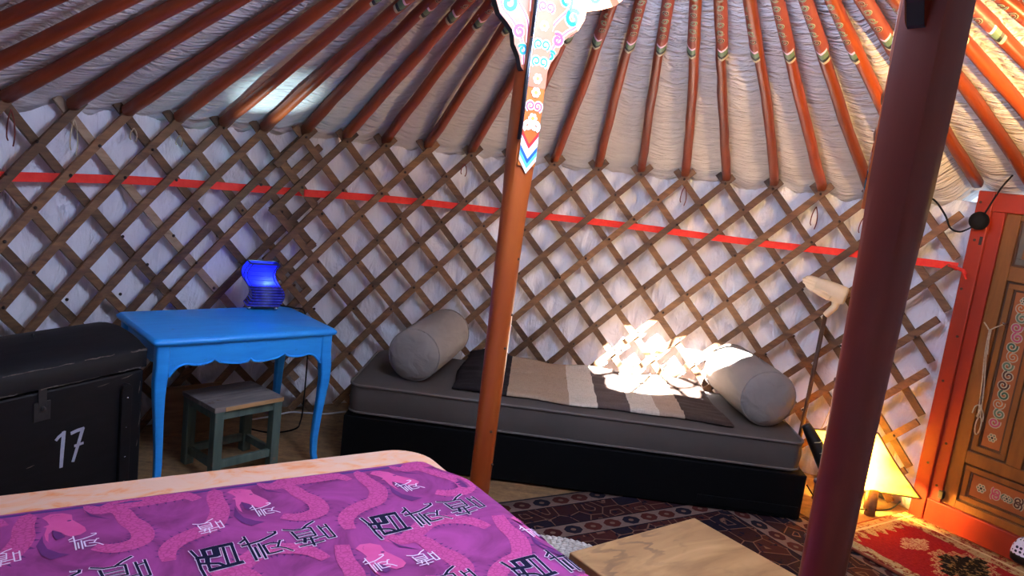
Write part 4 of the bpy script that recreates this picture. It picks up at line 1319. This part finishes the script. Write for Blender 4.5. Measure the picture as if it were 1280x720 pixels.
for sx in (-1, 1):
    for sy in (-1, 1):
        mb = MB(); loops = []
        for z, off, r in ((TH-0.030,0.0,0.026),(TH-0.12,0.001,0.026),(TH-0.17,0.006,0.0255),(TH-0.24,0.008,0.022),(TH-0.33,0.003,0.0185),(0.22,-0.004,0.016),(0.12,-0.008,0.0145),(0.05,-0.006,0.0135),(0.015,0.0,0.014),(0.0,0.003,0.0155)):
            cx, cy = sx*(AX + off), sy*(AY + off)
            loops.append(rrect(cx-r, cx+r, cy-r, cy+r, r*0.35, z, 2))
        mb.loft(loops[::-1])
        mb.build('leg', M['blue'], tb, auto=50)

# blue beaded lamp on the table
lx, ly = -1.205, 3.625
bl = tag(empty('beaded_lamp', (lx, ly, TH), TRZ - 0.25), 'small glowing blue beaded lamp with wavy sides on table', 'lamp')
def lamp_loop(tt, ins=0.0):
    z = 0.022 + 0.205*tt
    sway = 0.024*math.sin(2*PI*tt)
    bul = 0.0
    hw = 0.075 - ins - 0.006*tt; hd = 0.055 - ins
    return [V(p.x + sway, p.y, p.z) for p in rrect(-hw, hw, -hd, hd, 0.012, z, 3)]
mb = MB()
mb.loft([lamp_loop(i/22) for i in range(10, 23)], False, False)
o = mb.build('shade', M['blue_glass'], bl, smooth=True)
mb = MB()
mb.loft([lamp_loop(i/22) for i in range(0, 11)], False, False)
o = mb.build('beaded_base', M['bead_dark'], bl, smooth=True)
mb = MB()
rng = random.Random(5)
NB = 30
for i in range(NB):
    tt = (i + 0.5)/NB
    lp = lamp_loop(tt, -0.0015)
    mb.mat((M['bead_dark'] if i % 2 else M['bead']) if tt < 0.50 else M['bead'])
    if tt < 0.50 or i % 3 == 0:
        mb.closed_tube(lp, 0.0034 if tt < 0.50 else 0.0016, 5)
mb.build('bead_rows', None, bl, smooth=True)['kind'] = 'stuff'
mb = MB()
for j in (0, 3, 4, 7, 8, 11, 12, 15):
    mb.tube([lamp_loop(i/22, -0.002)[j] for i in range(0, 23)], 0.0022, 6)
for tt in (0.0, 1.0): mb.closed_tube(lamp_loop(tt, -0.001), 0.003, 6)
mb.build('wire_frame', M['iron'], bl, smooth=True)
for sx in (-1, 1):
    for sy in (-1, 1):
        mb = MB(); mb.ball((sx*0.062, sy*0.042, 0.011), 0.011, 8); mb.build('foot', M['steel'], bl, smooth=True)
mb = MB(); mb.box(-0.07, 0.07, -0.05, 0.05, 0.020, 0.024); mb.build('base_plate', M['iron'], bl)
mb = MB(); mb.ball((0.010, -0.034, 0.130), 0.012, 10, 1.2); mb.build('bulb', M['bulb_cyan'], bl, smooth=True)
pl = bpy.data.lights.new('blue_lamp_bulb', 'POINT'); pl.energy = 0.9; pl.color = (0.35, 0.65, 1.0); pl.shadow_soft_size = 0.02
po = bpy.data.objects.new('blue_lamp_light', pl); COL.objects.link(po); po.parent = bl; po.location = (0.0, -0.01, 0.13)
spd = bpy.data.lights.new('blue_lamp_beam', 'SPOT'); spd.energy = 36.0; spd.color = (0.62, 0.90, 1.0); spd.spot_size = math.radians(34); spd.spot_blend = 0.9; spd.shadow_soft_size = 0.015
spo = bpy.data.objects.new('blue_lamp_beam', spd); COL.objects.link(spo); spo.parent = bl; spo.location = (0.0, 0.0, 0.20); spo.rotation_euler = (PI, 0, 0)
cb = tag(empty('lamp_cord', (lx, ly, TH)), 'black power cord trailing from the blue lamp to the floor', 'cord')
mb = MB()
o_ = V(lx, ly, TH)
mb.tube([p - o_ for p in catmull([V(-1.15,3.64,TH+0.02), V(-1.11,3.66,TH+0.018), V(-1.06,3.69,TH+0.008), V(-1.02,3.74,TH-0.02), V(-1.01,3.80,TH-0.2), V(-1.035,3.92,0.3), V(-1.04,3.93,0.06), V(-1.035,3.88,0.008), V(-1.028,3.80,0.006), V(-1.07,3.73,0.006), V(-1.15,3.69,0.006), V(-1.28,3.72,0.006)], 8)], 0.0042, 6)
mb.build('cord', M['cord_black'], cb, smooth=True)
wc = tag(empty('extension_cable', (-1.1, 4.0, 0)), 'white cable lying on the floor along the wall under table', 'cable')
mb = MB(); o_ = V(-1.1, 4.0, 0)
mb.tube([p - o_ for p in catmull([V(-1.32,3.80,0.006), V(-1.22,3.90,0.006), V(-1.13,4.0,0.012), V(-1.05,4.03,0.008), V(-0.95,4.06,0.006), V(-0.85,4.14,0.006)], 8)], 0.005, 6)
mb.build('cable', M['cord_white'], wc, smooth=True)
bd = tag(empty('wooden_board', (-1.47, 3.58, 0), math.radians(44)), 'plain wooden board leaning on the lattice under the table', 'board')
mb = MB()
mb.box(-0.16, 0.14, -0.010, 0.010, 0.0, 0.24, Matrix.Rotation(math.radians(-14), 4, 'X'))
mb.build('plank', M['board'], bd, bevel=0.003)

# ------------------------------------------------------------------ stool
sto = tag(empty('foot_stool', (-1.181, 3.277, 0), math.atan2(0.26, 0.205)), 'small worn green wooden stool under the blue table', 'stool')
SW_, SD_, SH_ = 0.33, 0.27, 0.335
mb = MB(); mb.box(-SW_/2-0.004, SW_/2+0.004, -SD_/2-0.002, -0.004, SH_-0.022, SH_); mb.build('seat_board', M['stool_seat'], sto, bevel=0.002)
mb = MB(); mb.box(-SW_/2-0.004, SW_/2+0.004, -0.002, SD_/2+0.004, SH_-0.022, SH_-0.001); mb.build('seat_board', M['stool_seat'], sto, bevel=0.002)
mb = MB(); mb.box(-SW_/2+0.045, SW_/2+0.002, -SD_/2-0.0045, -SD_/2-0.001, SH_-0.021, SH_-0.003); mb.build('raw_edge', M['stool_edge'], sto)
for sx in (-1, 1):
    for sy in (-1, 1):
        mb = MB(); x, y = sx*(SW_/2-0.022), sy*(SD_/2-0.022)
        mb.box(x-0.021, x+0.021, y-0.021, y+0.021, 0, SH_-0.022); mb.build('leg', M['stool_green'], sto, bevel=0.003)
for s in (-1, 1):
    mb = MB(); y = s*(SD_/2-0.020); mb.box(-SW_/2+0.04, SW_/2-0.04, y-0.010, y+0.010, SH_-0.062, SH_-0.022); mb.build('rail', M['stool_green'], sto, bevel=0.002)
    mb = MB(); y = s*(SD_/2-0.022); mb.box(-SW_/2+0.04, SW_/2-0.04, y-0.010, y+0.010, 0.05, 0.085); mb.build('stretcher', M['stool_green'], sto, bevel=0.002)
    mb = MB(); x = s*(SW_/2-0.020); mb.box(x-0.010, x+0.010, -SD_/2+0.04, SD_/2-0.04, SH_-0.062, SH_-0.022); mb.build('rail', M['stool_green'], sto, bevel=0.002)
    mb = MB(); x = s*(SW_/2-0.022); mb.box(x-0.010, x+0.010, -SD_/2+0.04, SD_/2-0.04, 0.05, 0.085); mb.build('stretcher', M['stool_green'], sto, bevel=0.002)

# ------------------------------------------------------------------ daybed
DZ = math.radians(-1.1)
DO = V(0.385, 3.83, 0)
db = tag(empty('daybed', DO, DZ), 'long daybed with taupe mattress on a black base', 'daybed')
mb = MB(); mb.box(-1.098, 1.115, -0.385, 0.34, 0.012, 0.232); mb.build('base', M['base_black'], db, bevel=0.004)
mb = MB(); mb.box(0.62, 1.10, -0.390, -0.380, 0.03, 0.075); mb.build('drawer_lip', M['base_black'], db, bevel=0.002)
mb = MB(); slab(mb, -1.09, 1.09, -0.365, 0.325, 0.236, 0.384, 0.06, 0.014, 6, 3, 0.006); ma = mb.build('mattress', M['mattress'], db, auto=50)
for z, ins in ((0.379, 0.001), (0.246, 0.0)):
    mb = MB(); mb.closed_tube(rrect(-1.09-ins, 1.09+ins, -0.365-ins, 0.325+ins, 0.06, z, 6), 0.0065, 6); mb.build('piping', M['piping'], ma, smooth=True)
def bolster(p0, p1, r, label):
    p0 = Vector(p0); p1 = Vector(p1)
    ax = p1 - p0; Ln = ax.length
    e = tag(empty('bolster_cushion', p0), label, 'bolster', 'bolster cushions on the daybed')
    e.rotation_mode = 'QUATERNION'; e.rotation_quaternion = ax.to_track_quat('Z', 'Y')
    mb = MB()
    prof = [(0.002,-0.022),(r*0.35,-0.020),(r*0.68,-0.012),(r*0.88,0.0),(r*0.965,0.016),(r*0.985,0.030),(r*1.0,0.10),(r*1.012,Ln*0.35),(r*1.012,Ln*0.65),(r,Ln-0.10),(r*0.985,Ln-0.03),(r*0.965,Ln-0.016),(r*0.88,Ln),(r*0.68,Ln+0.012),(r*0.35,Ln+0.02),(0.002,Ln+0.022)]
    loops = []
    n_ = 64
    for i, (rr, z) in enumerate(prof):
        L_ = []
        for k in range(n_):
            a = 2*PI*k/n_
            f = 1.0
            if i in (3, 4, 11, 12): f += 0.010*math.sin(a*26) 
            f += 0.02*noise.noise(V(math.cos(a)*1.5, math.sin(a)*1.5, z*7 + p0.x))
            L_.append(V(rr*f*math.cos(a), rr*f*math.sin(a), z))
        loops.append(L_)
    mb.loft(loops)
    mb.build('cushion', M['bolster'], e, smooth=True)
    for z in (0.016, Ln-0.016):
        mb = MB(); mb.closed_tube([V(r*0.972*math.cos(2*PI*k/40), r*0.972*math.sin(2*PI*k/40), z) for k in range(40)], 0.004, 6)
        mb.build('seam_cord', M['bolster'], e, smooth=True)
bolster((-0.440, 3.625, 0.520), (-0.335, 4.24, 0.520), 0.133, 'left round taupe bolster cushion, near the blue table')
bolster((1.315, 3.60, 0.532), (1.262, 4.17, 0.532), 0.141, 'right round taupe bolster cushion in the sun, near the lamp')
bk = tag(empty('wool_blanket', (-0.24, 3.58, 0.386), DZ), 'striped brown, cream and black wool blanket spread on daybed', 'blanket')
mb = MB()
NX, NY = 90, 40
rows = []
BX = 1.376
for j in range(NY + 1):
    v = j/NY
    L_ = []
    for i in range(NX + 1):
        u = i/NX
        x = BX*u + 0.012*math.sin(v*7 + 1) * (u if u > 0.5 else (1-u)) + (0.035*v if u < 0.02 else 0) - 0.03*(v**2)*max(0, u-0.9)*10
        y = (0.64*v) + (0.010*math.sin(u*11) + 0.008*math.sin(u*23+1) + 0.006*noise.noise(V(u*60, 1.0, 0.0)))*(1-v)
        z = 0.013 + 0.014*max(0, noise.noise(V(u*3.0, v*11, 0.2))) + 0.007*noise.noise(V(u*8, v*20, 3.0))
        if u < 0.2: z += 0.030*max(0, 1-abs(u-0.09)/0.1)*(0.4 + 0.6*v) + 0.008*noise.noise(V(u*20, v*8, 7))
        z += 0.03*max(0, v-0.9)*10*(0.3+0.7*abs(math.sin(u*9)))
        if j == 0 or i == 0 or i == NX: z = 0.004
        L_.append(V(x, y, z))
    rows.append(L_)
mb.loft(rows, closed=False)
o = mb.build('weave', M['blanket'], bk, smooth=True)
so = o.modifiers.new('thickness', 'SOLIDIFY'); so.thickness = 0.006; so.offset = 1

# ------------------------------------------------------------------ stick with carved hand
stk = tag(empty('hand_stick', (1.60, 3.86, 0)), 'dark stick topped by a pale carved wooden hand, leaning on lattice', 'stick')
o_ = V(1.60, 3.86, 0)
mb = MB(); mb.tube([V(1.60,3.86,0.0)-o_, V(1.62,3.90,0.3)-o_, V(1.637,3.93,0.6)-o_, V(1.655,3.962,0.93)-o_], [0.010, 0.011, 0.011, 0.012], 10)
mb.build('rod', M['stick'], stk, smooth=True)
mb = MB()
hb = V(1.652, 3.955, 1.055)
lft = V(-0.83, 0.45, 0.13).normalized(); upv = V(0.1, -0.12, 1).normalized(); upv = (upv - lft*upv.dot(lft)).normalized(); frn = lft.cross(upv)
def hp(a, b, c): return hb + lft*a + upv*b + frn*c - o_
loops = []
for a, h_, t_, c_ in ((-0.085,0.036,0.030,0.0),(-0.08,0.046,0.038,0.0),(-0.06,0.049,0.040,0.001),(-0.02,0.050,0.036,0.003),(0.02,0.050,0.031,0.005),(0.05,0.046,0.026,0.008),(0.075,0.040,0.018,0.010)):
    loops.append([hp(a, c_ + h_*math.cos(2*PI*k/20), t_*math.sin(2*PI*k/20)) for k in range(20)])
mb.loft(loops)
for i, (b, ln) in enumerate(((0.036,0.138),(0.014,0.150),(-0.008,0.146),(-0.028,0.128))):
    mb.tube([hp(0.035,b*0.8+0.006,0), hp(0.075,b*0.85+0.008,0.002), hp(0.11,b*0.75+0.012,0.004), hp(ln-0.008,b*0.62+0.014,0.003), hp(ln,b*0.6+0.014,0.002)], [0.018,0.0145,0.013,0.010,0.004], 10)
mb.tube([hp(-0.01,-0.03,-0.028), hp(0.03,-0.018,-0.038), hp(0.065,-0.012,-0.034), hp(0.08,-0.010,-0.028)], [0.016,0.014,0.011,0.005], 10)
mb.tube([hp(-0.045,-0.03,0), hp(-0.047,-0.07,0), V(1.655,3.962,0.925)-o_], [0.024,0.0195,0.017], 12)
hd_ = mb.build('carved_hand', M['hand'], stk, smooth=True)
rm = hd_.modifiers.new('merge', 'REMESH'); rm.mode = 'VOXEL'; rm.voxel_size = 0.0035; rm.use_smooth_shade = True
sm = hd_.modifiers.new('soften', 'SMOOTH'); sm.iterations = 3; sm.factor = 0.5

# ------------------------------------------------------------------ rawhide floor lamp behind the near column
yl = tag(empty('rawhide_lamp', (1.86, 3.66, 0)), 'glowing yellow rawhide floor lamp between daybed and door', 'lamp')
o_ = V(1.86, 3.66, 0)
vd = V(1.86, 3.66, 0).normalized()
corn = [V(1.603,3.791,0.356), V(1.892,3.644,0.42), V(2.108,3.534,0.150), V(1.762,3.71,0.085)]
ctr = sum(corn, V(0,0,0))/4
mb = MB()
NS = 10
for face in (-1, 1):
    rows = []
    for j in range(NS + 1 if face < 0 else NS - 1):
        v = j/NS; L_ = []
        for i in range(NS + 1):
            u = i/NS
            p = (corn[0]*(1-u) + corn[1]*u)*(1-v) + (corn[3]*(1-u) + corn[2]*u)*v
            pin = 1 - 0.10*math.sin(PI*u)*(1 if v in (0, 1) else 0) 
            bul = (math.sin(PI*u)*math.sin(PI*v))**0.6*0.10
            p = ctr + (p-ctr)*(1 - 0.06*(math.sin(PI*u) + math.sin(PI*v))*(1 - math.sin(PI*u)*math.sin(PI*v)))
            L_.append(p + vd*bul*face - o_)
        rows.append(L_)
    mb.loft(rows if face < 0 else rows[::-1], closed=False)
mb.build('shade', M['rawhide'], yl, smooth=True)
for i in range(4):
    mb = MB(); a, b = corn[i], corn[(i+1) % 4]
    pts = []
    for k in range(9):
        u = k/8; p = a*(1-u) + b*u
        pts.append(ctr + (p-ctr)*(1 - 0.06*math.sin(PI*u)) - o_)
    mb.tube(pts, 0.005, 6); mb.build('frame_rib', M['board'], yl, smooth=True)
for (x, y) in ((1.70, 3.74), (1.80, 3.74), (1.92, 3.62), (1.95, 3.70)):
    mb = MB(); mb.tube([V(x, y, 0.0) - o_, V(x, y, 0.14) - o_], [0.026, 0.022], 10); mb.build('leg', M['board'], yl, smooth=True)
mb = MB(); mb.ball(ctr - o_ + V(0.03, -0.02, 0.0), 0.035, 10, 1.2); mb.build('bulb', M['bulb_warm'], yl, smooth=True)
pl = bpy.data.lights.new('rawhide_lamp_bulb', 'POINT'); pl.energy = 110.0; pl.color = (1.0, 0.56, 0.11); pl.shadow_soft_size = 0.05
po = bpy.data.objects.new('rawhide_lamp_light', pl); COL.objects.link(po); po.parent = yl; po.location = ctr - o_ + V(0, 0, -0.01)
fc = tag(empty('floor_lamp_cord', (1.95, 3.6, 0)), 'thin black cord on the floor beneath the yellow lamp', 'cord')
mb = MB(); o_ = V(1.95, 3.6, 0)
mb.tube([p - o_ for p in catmull([V(1.60,3.66,0.10), V(1.68,3.66,0.02), V(1.78,3.64,0.018), V(1.90,3.61,0.03), V(2.0,3.60,0.05), V(2.06,3.62,0.09)], 8)], 0.004, 6); mb.build('cord', M['cord_black'], fc, smooth=True)
ps = tag(empty('hanging_string', (1.75, 3.88, 0.33)), 'thin pale string hanging from the lattice above the yellow lamp', 'string')
mb = MB(); o_ = V(1.75, 3.88, 0.33)
mb.tube([V(1.80,3.90,0.68)-o_, V(1.779,3.872,0.60)-o_, V(1.74,3.87,0.46)-o_, V(1.70,3.85,0.335)-o_], 0.003, 6); mb.build('string', M['string'], ps, smooth=True)
# black leather bag
bg_ = tag(empty('leather_bag', (1.66, 3.70, 0)), 'slim black leather bag slumped between daybed and yellow lamp', 'bag')
o_ = V(1.66, 3.70, 0)
mb = MB()
pp = [p_ + V(0, -0.035, 0) for p_ in catmull([V(1.548,3.72,0.405), V(1.585,3.705,0.35), V(1.625,3.69,0.29), V(1.665,3.67,0.22), V(1.71,3.65,0.15), V(1.745,3.635,0.09), V(1.76,3.63,0.035)], 4)]
rr = [0.018 + 0.022*math.sin(PI*min(1, i/(len(pp)-1)*0.9+0.05)) for i in range(len(pp))]
mb.tube([p - o_ for p in pp], rr, 14)
mb.build('body', M['bag'], bg_, smooth=True)
mb = MB()
for k in (6, 9, 12, 15):
    c = pp[k] - o_; mb.tube([c + V(-0.02, -0.030, 0.012), c + V(0.0, -0.042, 0.02), c + V(0.022, -0.032, 0.03)], 0.002, 5)
mb.build('stitching', M['p_cream'], bg_, smooth=True)

# lamp just past the right edge that throws the warm light on the roof
clp = tag(empty('clip_lamp', (1.84, 2.16, 1.58)), 'warm clip lamp fixed to a roof pole beside the door', 'lamp')
mb = MB(); mb.ball((0, 0, 0), 0.035, 10, 1.2); mb.build('bulb', M['bulb_warm'], clp, smooth=True)
mb = MB(); mb.lathe([(0.018, -0.09), (0.020, -0.05), (0.045, -0.035), (0.052, -0.015)], 20, True, False); o = mb.build('shade', M['cord_black'], clp, smooth=True)
so = o.modifiers.new('thickness', 'SOLIDIFY'); so.thickness = 0.002
mb = MB(); mb.tube([V(0,0,-0.09), V(0.05,0.02,-0.10), V(0.12,0.03,-0.02), V(0.14,0.03,0.14)], 0.006, 8); mb.build('arm', M['cord_black'], clp, smooth=True)
pl = bpy.data.lights.new('clip_lamp_bulb', 'SPOT'); pl.spot_size = math.radians(118); pl.spot_blend = 0.85; pl.energy = 150.0; pl.color = (1.0, 0.60, 0.22); pl.shadow_soft_size = 0.035
po = bpy.data.objects.new('clip_lamp_light', pl); COL.objects.link(po); po.parent = clp; po.location = (0, 0, 0.045)
po.rotation_euler = (V(1.35, 3.45, 2.35) - V(1.84, 2.16, 1.62)).to_track_quat('-Z', 'Y').to_euler()

# ------------------------------------------------------------------ coffee table, rope mat, dotted bag
q1 = V(0.789, 0.610, 0).normalized()
ct = tag(empty('coffee_table', (0.746, 2.553, 0), math.atan2(q1.y, q1.x)), 'low coffee table with a pale spalted wood slab top', 'table')
# local x along the far edge (0 = far right corner), y negative towards the camera
mb = MB(); mb.box(-0.592, 0.0, -0.62, 0.0, 0.318, 0.35); mb.build('slab_top', M['coffee'], ct, bevel=0.004)
for x in (-0.54, -0.05):
    for y in (-0.57, -0.05):
        mb = MB(); mb.box(x-0.025, x+0.025, y-0.025, y+0.025, 0.012, 0.318); mb.build('leg', M['dark_wood'], ct, bevel=0.004)
mt = tag(empty('rope_mat', (0.30, 2.60, 0.009)), 'round white braided rope mat beside bed, mostly hidden', 'mat')
for k in range(6):
    r = 0.308 - k*0.036; n_ = int(2*PI*r/0.024)
    mb = MB()
    for i in range(n_):
        a = 2*PI*i/n_
        for sgn in (-1, 1):
            c = V((r + sgn*0.008)*math.cos(a), (r + sgn*0.008)*math.sin(a), 0.012)
            tdir = V(-math.sin(a), math.cos(a), 0)*0.013 + V(math.cos(a), math.sin(a), 0)*0.006*sgn
            mb.tube([c - tdir, c - tdir*0.5, c + tdir*0.5, c + tdir], [0.004, 0.010, 0.010, 0.004], 6)
    mb.build('rope_coil', M['rope'], mt, smooth=True)['kind'] = 'stuff'
pb = tag(empty('dotted_pouch', (2.462, 3.235, 0.0235), DRZ), 'white fabric pouch with dark dots at the right edge', 'pouch')
mb = MB()
loops = []
for z, s_ in ((0.0,0.8),(0.01,1.0),(0.04,1.05),(0.075,0.98),(0.10,0.8),(0.118,0.45)):
    loops.append([V(p.x, p.y, p.z) for p in rrect(-0.065*s_, 0.095*s_, -0.055*s_, 0.05*s_, 0.035*s_, z, 4)])
mb.mat(M['bag']); mb.loft(loops[:3], True, False); mb.mat(M['dots']); mb.loft(loops[2:], False, True)
mb.build('body', None, pb, smooth=True)
